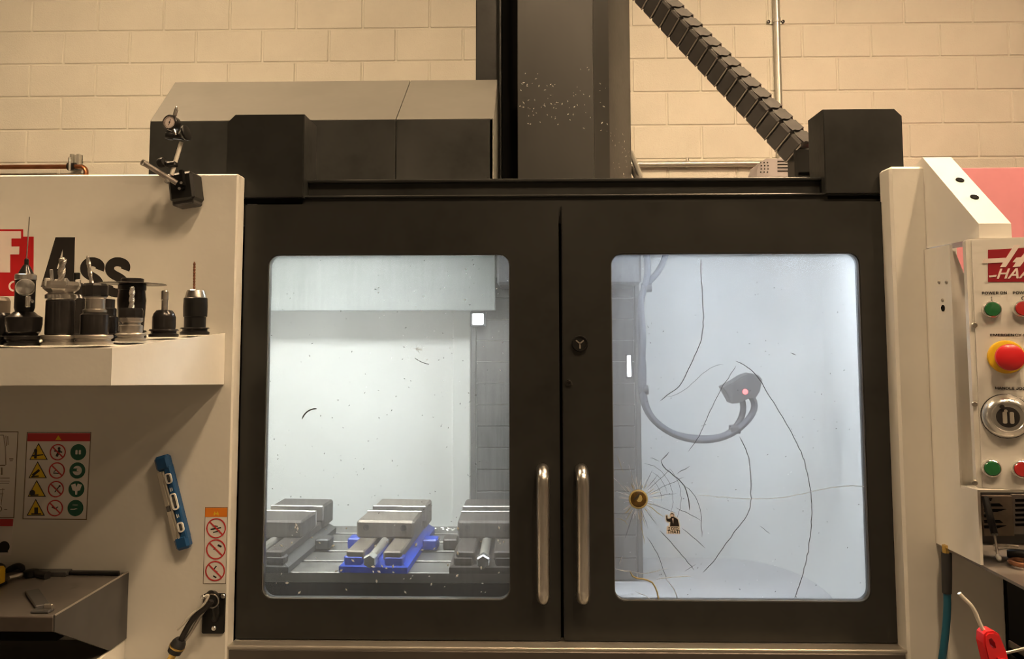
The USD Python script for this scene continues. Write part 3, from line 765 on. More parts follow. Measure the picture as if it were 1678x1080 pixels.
def sidereg(n, sd):
    rg = np.random.default_rng(sd); ms = []
    for _ in range(n):
        t = rg.uniform(.05, .95); p = np.array([b[0] + (c[0] - b[0]) * t, b[1] + (c[1] - b[1]) * t - .002])
        z = U(1010, rg.uniform(215, 288), yc + .15)[2]
        s = rg.uniform(.002, .005)
        ms.append(trimesh.Trimesh(np.array([[0, 0, 0], [.4 * s, 0, s * 2], [s * .6, 0, s * .4], [s * .3, -s * .4, s * .6]]) * rg.choice([-1, 1], 3) * [1, 1, 1] + [p[0], p[1], z], [(0, 1, 3), (1, 2, 3), (2, 0, 3), (0, 2, 1)], process=False))
    return obj('metal_chips', ms, 'chip', col, smooth=False, kind='stuff')


sidereg(34, 21)
# little brace behind header at right of the column
a, b = U(1040, 262, 1.4), U(1052, 295, 1.2)
br = thing('brace_rod', a, 'thin pale brace rod at the right foot of the column', 'rod')
obj('rod', tube([U(1034, 250, 1.30), U(1052, 296, 1.15)], .011), 'galv', br)
obj('rod_end', tube([U(1036, 276, 1.30), U(1046, 296, 1.15)], .012), 'tin', br)

# vented box behind the header
yv = .62
x0, x1 = U(1240, 270, yv)[0], U(1318, 270, yv)[0]; z0, z1_ = U(1270, 300, yv)[2], U(1270, 259.5, yv)[2]
vb = thing('vented_box', ((x0 + x1) / 2, yv + .05, z0), 'small grey vented box behind the header under the cable chain', 'box')
wv = ppm(yv)
obj('housing', extr(Polygon([(x0, z0), (x1, z0), (x1, z1_), (x0 + 16 * wv, z1_), (x0 + 5 * wv, z1_ - 7 * wv), (x0, z1_ - 20 * wv)]), .10, frame((0, yv + .10, 0), (1, 0, 0), (0, 0, 1))), 'lilac', vb)
for i in range(4):
    q = U(1274, 264.5 + i * 5.3, yv); obj('vent_slot', box2((q[0], yv - .0012, q[2] - .8 * wv), (q[0] + 17 * wv, yv + .002, q[2] + .8 * wv), .0005), 'dark', vb)
hol = []
for i in range(4):
    for j in range(3):
        q = U(1246 + j * 5.5 + (2 - abs(1.5 - i)), 266.5 + i * 5.2, yv); hol.append(cyl((q[0], yv - .0012, q[2]), (q[0], yv + .002, q[2]), 1.1 * wv, 8))
    for j in range(2):
        q = U(1296 + j * 5, 272 + i * 4.5, yv); hol.append(cyl((q[0], yv - .0012, q[2]), (q[0], yv + .002, q[2]), .9 * wv, 8))
obj('vent_holes', hol, 'dark', vb, kind='stuff')

# ------------------------------------------------------------------ cable chain
P0, P1 = U(985, -92, .70), U(1304, 240, .38)
ch = thing('cable_chain', P1, 'dark segmented cable drag chain slanting down to the right corner cover', 'cable chain')
L = np.linalg.norm(P1 - P0); tdir = (P1 - P0) / L
va = np.cross(tdir, [0, 1.0, 0]); va /= np.linalg.norm(va)
if va[2] > 0: va = -va                 # towards lower left
vb_ = np.cross(tdir, va);
if vb_[1] > 0: vb_ = -vb_              # towards the viewer
n1 = (va * .80 + vb_ * .60); n2 = (-va * .60 + vb_ * .80)
npitch = int(L / .0485)
for i in range(npitch + 1):
    s = i * L / npitch
    bend = 0
    cpt = P0 + tdir * s
    Rm = np.column_stack([tdir, n1, n2])
    sd = .080
    link = obj('link', cbox(cpt, (.0475, sd, sd), .006, Rm), 'chain', ch)
    q = cpt + tdir * .0225
    obj('link_rib', [cbox(q + n1 * (sd / 2 + .0005), (.004, .003, sd * .94), .001, Rm)], 'tin', ch)
    q2 = cpt + n2 * (sd / 2)
    obj('link_plate', extr(unary_union([Point(-.004, 0).buffer(.030, quad_segs=5), sbox(-.004, -.030, .020, .030)]), .005, frame(q2 - n2 * .0025, tdir + n2 * .11, n1 if np.dot(np.cross(tdir, n1), n2) > 0 else -n1)), 'chain', ch)
# foot of the chain
e0 = P1 + tdir * .03
obj('end_bracket', [cbox(e0 + np.array([.0, 0, -.035]), (.07, .07, .09), .006), cbox(e0 + np.array([-.005, 0, -.075]), (.05, .07, .03), .004)], 'black', ch)
obj('bracket_foot', box2(U(1308, 293, .40) - [.02, 0, .0], U(1330, 284, .40) + [0, .05, 0], .002), 'galv', ch)

# ------------------------------------------------------------------ control arm and pendant
arm_y = U(1604.6, 380, -.27)[1]
xa0, xa1 = U(1604.6, 378, -.267)[0], U(1658, 378, -.267)[0]
zA = [U(1516, 257, YP)[2], U(1604.6, 366, -.267)[2], U(1604.6, 391, -.267)[2], U(1516, 407.5, YP)[2]]
arm = thing('console_support', (xa0 + .03, -.1, zA[3]), 'white sloping support arm with two round holes above the control panel', 'machine arm')
prof = Polygon([(YP, zA[3]), (-.267, zA[2]), (-.267, zA[1]), (YP, zA[0]), (YP + .09, zA[0] - .03), (YP + .09, zA[3])])
obj('beam', extr(prof.buffer(-.001), xa1 - xa0, frame((xa0, 0, 0), (0, 1, 0), (0, 0, 1))), 'white2', arm)
sl = np.array([0, -.267 - YP, zA[1] - zA[0]]); sl /= np.linalg.norm(sl); sn = np.cross(sl, [1, 0, 0]); sn = sn if sn[2] > 0 else -sn
pm_ = np.array([xa0, YP, zA[0]])
for px, py in ((1573, 295), (1597, 323)):
    q = UPl(px, py, pm_, sn)
    obj('hole', lathe([(.009, -.004), (.009, .0012), (.0078, .0014), (.0078, .0005), (0, .0005)], q, sn, 18), 'dark', arm)

# bracket plate between post and pendant, facing the viewer's left
xs_ = U(1537, 890, YP)[0]
br = thing('console_bracket', (xs_, -.1, U(1560, 890, -.1)[2]), 'white bracket with open cubby carrying the control panel', 'machine bracket')
zq = [U(1518, 408, YP)[2] - .002, U(1537.6, 889.7, YP)[2], U(1607, 926, -.228)[2], U(1607, 803, -.228)[2]]
yv1 = -.12                                        # narrow upright: from the post to x=1561
yu = -.16
# upright narrow plate 1518..1561 (depth direction) and lower cheek 1537..1607
y_up = YP - (1 - (1518.5 - 865) / (1561 - 865)) * 1.85
zU = U(1574, 795, -.14)[2]
obj('side_plate', extr(Polygon([(YP + .01, zq[1]), (-.228, zq[2]), (-.228, zq[3]), (y_up - .015, zU), (y_up, zU), (y_up, zA[3] - .003), (YP + .01, zA[3] - .003)]), .006, frame((xs_ - .005, 0, 0), (0, 1, 0), (0, 0, 1))), 'white', br)
obj('ledge', slab((xs_ - .004, -.228, zq[3]), (xs_ + .5, -.228, zq[3]), (xs_ + .5, y_up, zU + .004), (xs_ - .004, y_up, zU + .004), .005), 'white2', br)
obj('back_plate', extr(pxpoly([(1545, 800), (1760, 800), (1760, 560), (1590, 478), (1563.5, 412), (1540, 412), (1542, 800)], y_up + .010).intersection(sbox(xs_ + .0014, 0, 5, 5)), .006, frame((0, y_up + .012, 0), (1, 0, 0), (0, 0, 1))), 'white', br)
for px, py in ((1539.5, 462.5), (1551.5, 462.5), (1545, 492)):
    q = UPl(px, py, (xs_ - .005, 0, 0), (1, 0, 0))
    obj('screw', screw(q, .0045, (-1, 0, 0)), 'bsteel', br)
q = UPl(1545.5, 505, (xs_ - .005, 0, 0), (1, 0, 0))
obj('key_hole', lathe([(.0075, 0), (.0075, .001), (0, .001)], q, (-1, 0, 0), 16), 'dark', br)
# cubby: floor tray reaching further forward, back wall, right wall
zfl = zq[2]
obj('cubby_floor', slab((xs_ - .004, -.46, zq[2] - .000), (xs_ + .5, -.46, zq[2]), (xs_ + .5, YP, zq[1] + .002), (xs_ - .004, YP, zq[1] + .002), .006), 'tin', br)
obj('cubby_back', box2((xs_, YP - .012, zq[1] - .0), (xs_ + .5, YP - .004, zU), .002), 'tinside', br)
obj('cubby_wall', box2((xs_ + .494, -.30, zq[2]), (xs_ + .5, YP, zq[3]), .002), 'white', br)
# things in the cubby
c0 = U(1640, 842, YP - .02)
bk = thing('parts_card', (c0[0], YP - .016, zq[1]), 'brown card leaning in the back of the cubby, left of the larger one', 'card')
q0, q1 = U(1611, 878, YP - .016), U(1658, 812, YP - .016)
obj('sheet', box2((q0[0], YP - .020, q0[2]), (q1[0], YP - .013, q1[2]), .001), 'card', bk)
obj('print', [face(pxpoly([(1612, 816 + i * 9), (1612 + 14 + 12 * ((i * 7) % 3), 816 + i * 9), (1612 + 12 + 10 * ((i * 5) % 3), 821 + i * 9), (1613, 821 + i * 9)], YP - .02), YP - .0200, .0005) for i in range(6)], 'dark', bk)
bk = thing('parts_card', (c0[0] + .1, YP - .016, zq[1]), 'larger printed brown card leaning in the back of the cubby', 'card')
q0, q1 = U(1659, 875, YP - .016), U(1730, 810, YP - .016)
obj('sheet', box2((q0[0], YP - .020, q0[2]), (q1[0], YP - .013, q1[2]), .001), 'tin', bk)
obj('print', [face(pxpoly([(1663, 818 + i * 8), (1700 - 4 * (i % 3), 817 + i * 8), (1700 - 3 * (i % 2), 822 + i * 8), (1664, 822.5 + i * 8)], YP - .02), YP - .0200, .0005) for i in range(6)], 'dark', bk)
zt_at = lambda y: zq[2] + (y + .228) / (YP + .228) * (zq[1] + .002 - zq[2])
ys = -.20
sd_ = thing('scribe_tool', U(1637, 925, ys), 'black handled tool with pale tip standing in the cubby', 'tool')
A0, A1, A2, A3 = U(1614, 815, ys + .08), U(1630, 876, ys + .03), U(1635, 910, ys), U(1639, 930, ys - .01)
A3[2] = max(A3[2], zt_at(A3[1]) + .004)
obj('grip', tube([A0, A1], .0075, 12), 'black', sd_)
obj('shaft', tube([A1, A2], .0025, 10), 'bsteel', sd_)
obj('tip', tube(np.linspace(A2, A3, 6), [.005, .0055, .005, .0055, .0045, .003], 12), 'paper', sd_)
pk = thing('hand_grip', U(1670, 912, -.22), 'dark tool handle lying across the cubby floor at the right edge', 'tool')
y_ = -.2
gp = [np.array([U(1650, 905, y_)[0], y_, zt_at(y_) + .016]), np.array([U(1668, 905, y_)[0], y_ - .015, zt_at(y_) + .017]), np.array([U(1700, 905, y_)[0], y_ - .04, zt_at(y_) + .018])]
obj('grip', tube(spline(gp, 10), [.008, .011, .012, .012, .012, .012, .012, .012, .012, .011], 12), 'black', pk)
ring = thing('hose_clamp', U(1672, 935, -.24), 'small reddish steel ring lying on the cubby floor', 'ring')
y_ = -.245; cx_ = U(1676, 935, y_)[0]
obj('band', [tube([(cx_ + .022 * math.cos(t), y_ + .022 * math.sin(t), zt_at(y_) + .010) for t in np.linspace(0, 2 * math.pi, 25)], .005, 8)], 'drill', ring)
hx_ = thing('hex_key', U(1640, 885, -.12), 'thin bent steel hex key lying at the back of the cubby floor', 'tool')
y_ = -.10
obj('key', tube([(U(1620, 884, y_)[0], y_ - .02, zt_at(y_) + .012), (U(1650, 884, y_)[0], y_, zt_at(y_) + .006), (U(1664, 884, y_)[0], y_ - .01, zt_at(y_) + .006)], .0028, 8), 'bsteel', hx_)

# pendant box, turned to face the operator
th = math.radians(19)
pu = np.array([math.cos(th), -math.sin(th), 0]); pn = np.array([-math.sin(th), -math.cos(th), 0])
po = U(1597, 600, -.275)
PP = lambda px, py, l=0.: UPl(px, py, po, pn) + pn * l
uv = lambda px, py: np.array([np.dot(PP(px, py) - po, pu), PP(px, py)[2] - po[2]])
TP = frame(po, pu, (0, 0, 1))            # third axis = pu x z = towards the viewer
TPn = TP[:3, 2]
ztop, zbot = uv(1620, 390.5)[1], uv(1630, 802)[1]
ul = uv(1592, 600)[0]
pend = thing('operator_console', po + pu * .2 + np.array([0, 0, zbot]), 'beige machine control console with emergency stop and push buttons', 'control panel')


def onp(name, poly, h, m, parent=pend, lift=0., **kw):
    T = TP.copy(); T[:3, 3] = po + TPn * lift
    return obj(name, extr(poly, h, T), m, parent, **kw)


onp('face_plate', rrect(ul + .010, zbot + .002, .46, ztop - .002, .004), .003, 'white2', lift=-.003)
onp('case', rrect(ul, zbot, .47, ztop, .004), .030, 'white', lift=-.034)
pq = lambda pts: Polygon([uv(a, b) for a, b in pts])
onp('logo_plate', pq([(1619, 409.5), (1719, 404), (1719, 461.5), (1619, 462.3)]), .0006, 'maroon', lift=.0002)
onp('logo_mark', unary_union([pq([(1612, 424.2), (1648, 422.6), (1645, 430.2), (1609, 431.8)]), pq([(1661.7, 401.8), (1672, 401.2), (1648, 437.5), (1638.5, 438)]), pq([(1689, 400.5), (1699, 400), (1671, 437), (1659, 438), (1664.4, 430), (1659, 429.6), (1665, 422.3), (1673, 421.6)])]), .0012, 'pinkwhite', lift=.0006)
k = .0013116
pt = uv(1631, 456.5)
onp('logo_dash', pq([(1620, 451.5), (1633, 450.6), (1632, 453.6), (1621, 454.6)]), .0008, 'pinkwhite', lift=.0007)
obj('logo_text', text('HAAS', 15 * k, frame(po + pu * pt[0] + np.array([0, 0, pt[1]]) + TPn * .0007, pu, (0, 0, 1)), True, .0008, shear=.35, width=58 * k), 'pinkwhite', pend)


def lab(s, px, py, hpx, wpx):
    q = uv(px - wpx / 2, py + hpx / 2)
    obj('caption', text(s, hpx * k, frame(po + pu * q[0] + np.array([0, 0, q[1]]) + TPn * .0003, pu, (0, 0, 1)), True, .0004, width=wpx * k), 'ink', pend)


lab('POWER ON', 1625.5, 480.5, 4.2, 34); lab('POWER OFF', 1678, 480, 4.2, 38)
lab('I', 1624.5, 489.5, 5.5, 1.6); lab('O', 1676, 489, 5.5, 5.5)
lab('EMERGENCY STOP', 1653.5, 549, 3.8, 63)
lab('HANDLE JOG', 1651, 636, 4, 41)


def turned(name, px, py, prof, m, parent=pend, l=0., n=32):
    q = uv(px, py)
    return obj(name, lathe([(r * k, h) for r, h in prof], po + pu * q[0] + np.array([0, 0, q[1]]) + TPn * l, TPn, n), m, parent)


for px, py, m in ((1624.5, 507, 'btngreen'), (1675, 506, 'btnred'), (1624, 766.5, 'btngreen'), (1673, 768, 'btnred')):
    bz = turned('push_button', px, py, [(14, 0), (14, .004), (13, .010), (11.6, .0115), (11.2, .0085), (0, .0085)], 'chrome')
    turned('button_cap', px, py, [(11, .006), (11, .011), (10, .0125), (0, .013)], m, bz)
for px, py in ((1597, 532.5), (1597, 662), (1597.5, 791)):
    turned('screw', px, py, [(4.3, 0), (4.3, .0016), (3.2, .003), (1.6, .003), (1.5, .0016), (0, .0016)], 'bsteel', n=16)
es = turned('emergency_stop', 1648.5, 585, [(26, 0), (26, .002), (25, .006), (20, .008), (0, .008)], 'yellow')
turned('stop_neck', 1648.5, 585, [(13, .007), (13, .022)], 'black', es)
turned('stop_button', 1648.5, 585, [(14, .020), (19.5, .024), (20.5, .030), (19.5, .036), (15, .040), (8, .042), (0, .0425)], 'redplastic', es)
jd = turned('jog_wheel', 1648, 682, [(33.5, 0), (33.5, .005), (31.5, .010), (28, .016), (24.5, .019), (22.5, .0195), (21.5, .018), (0, .018)], 'chrome', n=48)
turned('wheel_rim', 1648, 682, [(34.5, 0), (34.5, .0025), (33, .004)], 'dsteel', jd, n=40)
turned('wheel_hub', 1648, 682, [(16, .017), (16, .0185), (15.5, .019), (0, .019)], 'ink', jd)
q = uv(1648, 682)
for du in (-8, 1.5):
    onp('hub_mark', affinity.translate(rrect(-2.4 * k, -10 * k, 3.4 * k, 8 * k, 2 * k), q[0] + du * k + 3 * k, q[1]), .0205, 'alu', jd)
turned('hub_mark', 1644, 672, [(2.4, .018), (2.4, .0205)], 'alu', jd, n=12)
turned('wheel_knob', 1638, 665, [(3.2, .018), (3.2, .022), (0, .022)], 'dsteel', jd, n=12)

# lower right: open cabinet below with shade painted black, hose, red air gun
lc = thing('lower_cabinet', (1.5, -.05, .1), 'open cabinet below the control cubby at the right edge, its shade painted black', 'cabinet')
xv = U(1648, 1000, YP)[0]
obj('back_wall', box2((xv, .36, .12), (xv + .6, .37, zq[1] - .03), .002), 'dark', lc)
obj('side_wall', box2((xv + .001, YP, .12), (xv + .006, .36, zq[1] - .03), .001), 'dark', lc)
obj('side_wall', box2((xv + .59, YP, .12), (xv + .6, .36, zq[1] - .03), .001), 'dark', lc)
zl = U(1648, 1048, YP)[2]
obj('drawer_tray', box2((xv, -.42, zl - .03), (xv + .58, YP - .004, zl - .012), .002), 'dark', lc)
obj('drawer_rim', box2((xv, -.42, zl - .03), (xv + .006, YP - .002, zl), .0015), 'tin', lc)

yh_ = YP - .045
ht, hm_ = U(1550, 897, yh_), U(1551, 1000, yh_)
hs = thing('air_hose', U(1545, 1080, yh_), 'teal air hose with black sleeve hanging below the control cubby', 'hose')
obj('hose', tube(spline([U(1551, 960, yh_), U(1552, 1000, yh_), U(1549, 1040, yh_), U(1543, 1085, yh_), U(1530, 1150, yh_), U(1520, 1260, yh_)], 24), 5.6 * ppm(yh_), 16), 'teal', hs, label='teal hose')
obj('sleeve', tube([U(1551, 906, yh_), U(1551.5, 940, yh_), U(1551.5, 972, yh_)], [7.5 * ppm(yh_), 7.5 * ppm(yh_), 7 * ppm(yh_)], 16), 'rubber', hs)
obj('fitting', cyl(U(1549, 893, yh_), U(1550.5, 908, yh_), 5.5 * ppm(yh_), 6), 'brass', hs, smooth=False)
yg = -.58
gn = thing('air_gun', U(1625, 1060, yg), 'red air blow gun with bent silver nozzle at lower right', 'air gun')
wg = ppm(yg)
obj('nozzle', tube(spline([U(1572, 972, yg), U(1582, 983, yg), U(1591, 992, yg), U(1600, 1008, yg), U(1614, 1036, yg)], 20), 3.1 * wg, 12), 'nozzle', gn, label='bent silver nozzle tube')
gb = pxpoly([(1608, 1037), (1612, 1033), (1621, 1032), (1629, 1036), (1634, 1048), (1641, 1066), (1645, 1082), (1652, 1110), (1656, 1170), (1640, 1172), (1622, 1110), (1612, 1072), (1607, 1050)], yg).buffer(.002)
hole = pxpoly([(1613, 1043), (1617, 1041), (1622, 1048), (1624, 1057), (1621, 1058), (1615, 1051)], yg).buffer(.0006)
obj('body', [face(gb.buffer(-.003).difference(hole), yg - .010, .003), face(gb.difference(hole), yg + .010, .020)], 'redplastic', gn, label='red plastic body')
obj('trigger', face(pxpoly([(1626, 1072), (1637, 1075), (1643, 1078), (1645, 1092), (1634, 1086)], yg).buffer(.001), yg - .008, .010), 'redplastic', gn)
obj('hang_hook', tube([U(1640, 1072, yg + .008), U(1690, 1060, yg + .02), U(1692, 985, yg + .06), U(1692, 975, -.455)], .0025, 8), 'bsteel', gn)

# ------------------------------------------------------------------ left: tool shelf
YS = -.52
zw, zfS = U(368, 546, YP)[2], U(182, 570.5, YS)[2]
zwb, zfb = U(368, 630, YP)[2], U(182, 631.5, YS)[2]
xw, xf = U(368, 590, YP)[0], U(183, 600, YS)[0]
xfar = -1.75
zsh = lambda y: zw + (y - YP) / (YS - YP) * (zfS - zw)
shf = thing('tool_shelf', (-1.2, -.28, zfb), 'beige folded metal tool shelf on the left panel', 'shelf')
obj('front_lip', slab((xfar, YS, zfb), (xf, YS, zfb), (xf, YS, zfS), (xfar, YS, zfS), .004), 'white', shf)
obj('side_lip', slab((xf, YS, zfb), (xw, YP, zwb), (xw, YP, zw), (xf, YS, zfS), .004), 'white', shf, label='bright slanted end panel')
obj('tray', slab((xfar, YS + .003, zfS - .004), (xf - .003, YS + .003, zfS - .004), (xw - .003, YP, zw - .004), (xfar, YP, zw - .004), .008), 'white', shf)
q = [U(170 + 0 * i, 634, -.3) for i in range(1)]
for px in (14, 40, 95, 140):
    q = U(px, 634, -.30); obj('bolt', cyl((q[0], -.30, zfb - .004), (q[0], -.30, zfb + .06), .006), 'dsteel', shf)


def holder(px, d, parts, label, lean=None):
    """tool standing on the shelf. parts: (name, material, [(radius px, height px) ...])"""
    y = d + EYE[1]; x = U(px, 550, y)[0]; z = zsh(y) + .002; k_ = d / F
    t = thing('tool_holder', (x, y, z), label, 'tool holder', group='tool holders on the shelf')
    out = []
    for name, m, prof, *n in parts:
        out.append(obj(name, lathe([(r * k_, h * k_) for r, h in prof], (x, y, z), (0, 0, 1), n[0] if n else 30), m, t, smooth=25))
    return t, x, y, z, k_


def flange(R, m='dsteel', top=15.0):
    return [('flange', m, [(R - 1, -1), (R, 0), (R, 3.5), (R - 3.5, 5.2), (R - 3.5, 8), (R, 9.8), (R, top - 2), (R - 1.5, top), (R - 8, top)])]


def flutes(base, axis, r, L, turns, k_, m, parent, name='cutter'):
    """two-flute spiral cutter"""
    base = np.asarray(base, float); axis = np.asarray(axis, float); axis /= np.linalg.norm(axis)
    e1 = np.cross(axis, [0, 1, .1]); e1 /= np.linalg.norm(e1); e2 = np.cross(axis, e1)
    ts = np.linspace(0, 1, 36); Vv = []; n = 12
    for t in ts:
        a0 = t * turns * 2 * math.pi; a = np.arange(n) / n * 2 * math.pi
        rr = r * (.62 + .38 * np.abs(np.cos(a))) * (1 if t < .95 else .55)
        Vv.append(base + axis * L * t + (rr * np.cos(a + a0))[:, None] * e1 + (rr * np.sin(a + a0))[:, None] * e2)
    Vv = np.vstack(Vv); Ff = []
    for i in range(len(ts) - 1):
        for j in range(n):
            a, b, c, d_ = i * n + j, i * n + (j + 1) % n, (i + 1) * n + (j + 1) % n, (i + 1) * n + j
            Ff += [(a, b, c), (a, c, d_)]
    for j in range(1, n - 1): Ff.append((len(Vv) - n, len(Vv) - n + j, len(Vv) - n + j + 1)); Ff.append((0, j + 1, j))
    mm = trimesh.Trimesh(Vv, Ff, process=False); mm.fix_normals()
    return obj(name, mm, m, parent, smooth=60)


# 8 drill chuck
t, x, y, z, s = holder(319, 1.775, flange(23, top=11) + [('chuck_body', 'black', [(17, 10), (17, 28), (18.5, 29), (19, 45), (18.5, 59), (17.5, 60)]), ('chuck_nose', 'steel', [(17, 59.5), (16.8, 62), (14, 72), (12.5, 73.5), (4, 74)])], 'black keyless drill chuck with silver nose and thin bronze drill, rightmost on the shelf')
flutes((x - 3 * s, y, z + 72 * s), (-.02, 0, 1), 2.3 * s, 48 * s, 5, s, 'drill', t, 'drill_bit')
# 7 short holder
t, x, y, z, s = holder(268, 1.69, flange(23, top=12) + [('body', 'dsteel', [(17.5, 11), (18, 14), (18, 32), (16, 38), (12, 43), (6, 44)]), ('shank', 'bsteel', [(5, 42), (5, 60), (5.6, 61), (5.6, 74), (4.6, 76)])], 'short dark end mill holder with stubby grey shank, second from the right on the shelf')
# 6 rear: big collet holder carrying a slitting disc
t, x, y, z, s = holder(214, 1.65, flange(24, top=12) + [('body', 'dsteel', [(19, 11), (21, 40), (22, 62), (20, 78), (20, 86)]), ('collar', 'black', [(21, 78), (21.5, 80), (21.5, 87), (20, 88)]), ('cap_screw', 'dsteel', [(17, 90), (17.5, 91), (17.5, 97), (16, 98)])], 'tall dark arbor with a thin cutting disc on top, behind the silver collet holder')
obj('saw_disc', lathe([(52 * s, 0), (52 * s, .8 * s), (49 * s, 1.6 * s), (20 * s, 2.0 * s), (0, 2 * s)], (x + 1 * s, y, z + 88 * s), (0.01, 0, 1), 46), 'dsteel', t)
# 6 front: silver collet holder with end mill
t, x, y, z, s = holder(214, 1.545, flange(23.5, 'bsteel', 13) + [('body', 'bsteel', [(17, 12), (18, 16), (18, 25), (15, 27), (15, 30), (18, 32), (18, 38)]), ('collet_nut', 'dsteel', [(17.5, 37), (19, 39), (19, 50), (17, 54), (8, 54)], 8)], 'silver collet holder with bright end mill, third from the right on the shelf front')
flutes((x, y, z + 54 * s), (0, 0, 1), 4.6 * s, 36 * s, 1.5, s, 'chrome', t, 'end_mill')
# 5 rear
holder(171, 1.56, flange(24, top=12) + [('body', 'dsteel', [(19, 11), (20, 16), (20, 38), (17, 40), (17, 52), (14, 54), (14, 68), (9, 68)])], 'stepped black holder without a tool, behind the tilted end mill')
# 5 front: collet chuck with tilted long tool
t, x, y, z, s = holder(154, 1.46, flange(29, 'bsteel', 15) + [('body', 'dsteel', [(20, 14), (21, 17), (21, 48), (17, 52), (13, 53)]), ('neck', 'bsteel', [(18, 52), (18, 56), (15, 58), (15, 74), (17, 76), (17, 79)]), ('collet_nut', 'dsteel', [(18, 78), (19.5, 81), (19.5, 96), (17, 100), (6, 100)], 10)], 'dark stepped collet chuck holding a long leaning end mill')
flutes((x - 7 * s, y, z + 99 * s), (-.19, 0, 1), 3.4 * s, 48 * s, 1.5, s, 'bsteel', t, 'end_mill')
# 4 rear
holder(122, 1.55, flange(23, top=12) + [('body', 'dsteel', [(17, 11), (17, 70), (14, 76), (14, 92), (8, 96)]), ('stud', 'black', [(5, 95), (5, 112), (4, 113)])], 'plain black holder half hidden behind the large cutter body')
# 4 front: face mill with inserts
t, x, y, z, s = holder(97, 1.44, flange(27, 'bsteel', 16) + [('body', 'dsteel', [(20, 15), (21.5, 18), (21.5, 72), (20, 74)]), ('neck', 'steel', [(20, 73), (23, 76), (23, 82), (19, 85), (19, 87)]), ('cutter_head', 'bsteel', [(20, 86), (27, 92), (29, 98), (28, 104), (18, 104), (16, 99), (6, 99)], 8)], 'large shell cutter on a thick dark body with jagged bright inserts')
for i in range(5):
    a = i / 5 * 2 * math.pi + .5
    obj('insert', cbox((x + 24 * s * math.cos(a), y + 24 * s * math.sin(a), z + 102 * s), (9 * s, 5 * s, 14 * s), 1.5 * s, np.array([[math.cos(a), -math.sin(a), 0], [math.sin(a), math.cos(a), 0], [0, 0, 1]])), 'chrome', t)
flutes((x - 1 * s, y, z + 99 * s), (.04, 0, 1), 6 * s, 46 * s, 1.2, s, 'bsteel', t, 'end_mill')
obj('clamp_screw', [cyl((x - 6 * s, y - 14 * s, z + 96 * s), (x - 8 * s, y - 16 * s, z + 124 * s), 2.6 * s, 10, 1 * s), lathe([(4.5 * s, 0), (4.5 * s, 5 * s), (2 * s, 8 * s)], (x - 5.5 * s, y - 14 * s, z + 92 * s), n=12)], 'chrome', t)
# 2 edge probe with needle
t, x, y, z, s = holder(38, 1.43, flange(27, top=16) + [('body', 'dsteel', [(20, 15), (25, 22), (27, 34), (27, 46), (20, 50), (15, 55)]), ('probe_body', 'black', [(13, 54), (15, 62), (15, 108), (13.5, 110)]), ('collar', 'steel', [(15.5, 108), (16, 109), (16, 116), (14, 118)]), ('nose', 'dsteel', [(12, 117), (9, 124), (5, 132), (3.2, 134), (3.2, 142), (2, 144)])], 'black edge probe with a very tall thin needle, at the left end of the shelf')
obj('needle', cyl((x, y, z + 143 * s), (x + 1.5 * s, y, z + 214 * s), .9 * s, 8), 'bsteel', t)
kn = obj('knob', lathe([(4 * s, 0), (6 * s, 2 * s), (13 * s, 6 * s), (14 * s, 14 * s), (12 * s, 19 * s), (6 * s, 20 * s)], (x + 19 * s, y - 26 * s, z + 92 * s), (.45, -.88, .1), 28), 'steel', t, label='shiny silver knob')
obj('knob_post', cyl((x + 8 * s, y, z + 90 * s), (x + 20 * s, y - 27 * s, z + 92 * s), 4 * s, 14), 'dsteel', t)
obj('thumb_screw', cyl((x + 20 * s, y - 22 * s, z + 62 * s), (x + 20 * s, y - 22 * s, z + 80 * s), 4 * s, 14, 1 * s), 'chrome', t)
obj('bracket', cyl((x + 16 * s, y - 6 * s, z + 72 * s), (x + 22 * s, y - 23 * s, z + 74 * s), 3.2 * s, 10), 'steel', t)
# 1 at the picture edge
holder(-6, 1.45, flange(27, top=15) + [('body', 'dsteel', [(20, 14), (20, 48), (18, 52)]), ('cap', 'visetan', [(17, 51), (18, 54), (18, 72), (15, 78), (4, 80)])], 'holder with tan grey cap cut off by the picture\'s left edge')

# ------------------------------------------------------------------ dial indicator on magnetic base
yb = YP
mgp = U(318, 308, YP)
mg = thing('dial_indicator_stand', mgp, 'black magnetic base stand with round dial indicator on the left panel', 'dial indicator')
w = ppm(YP - .05)
yq = YP - .055
Rr = trimesh.transformations.rotation_matrix(math.radians(-8), [0, 1, 0])[:3, :3]
cb = U(303, 309, yq)
base = cbox(cb, (33 * w, .058, 50 * w), .004, Rr)
mb_y = YP - .030
obj('magnet_base', [cbox(U(305, 309, YP - .032), (42 * w, .062, 48 * w), .006, Rr)], 'black', mg)
obj('base_foot', [cbox(U(307, 334, YP - .030), (36 * w, .052, 9 * w), .003, Rr)], 'dsteel', mg)
yf = YP - .068
obj('switch_lever', [cbox(U(299, 292, yf - .006), (7 * w, .012, 28 * w), .002, Rr), lathe([(8 * w, 0), (8 * w, .010), (5 * w, .012)], U(297, 305, yf + .003), (0, -1, 0), 18)], 'dark', mg)
obj('lever_screw', [lathe([(3 * w, 0), (2.4 * w, .004), (0, .0045)], U(298, 300, yf - .008), (0, -1, 0), 12), lathe([(2.4 * w, 0), (2 * w, .003), (0, .0035)], U(294, 309, yf - .010), (0, -1, 0), 12)], 'chrome', mg)
obj('cross_rod', tube([U(235, 267, yf - .03), U(290, 300, yf - .008)], 4.4 * w, 14), 'tin', mg, label='dull steel cross rod')
obj('rod_end', lathe([(5 * w, -.001), (5 * w, .004), (3 * w, .004), (3 * w, .001), (0, .001)], U(235, 267, yf - .03), (-.5, -.8, .3), 16), 'bsteel', mg)
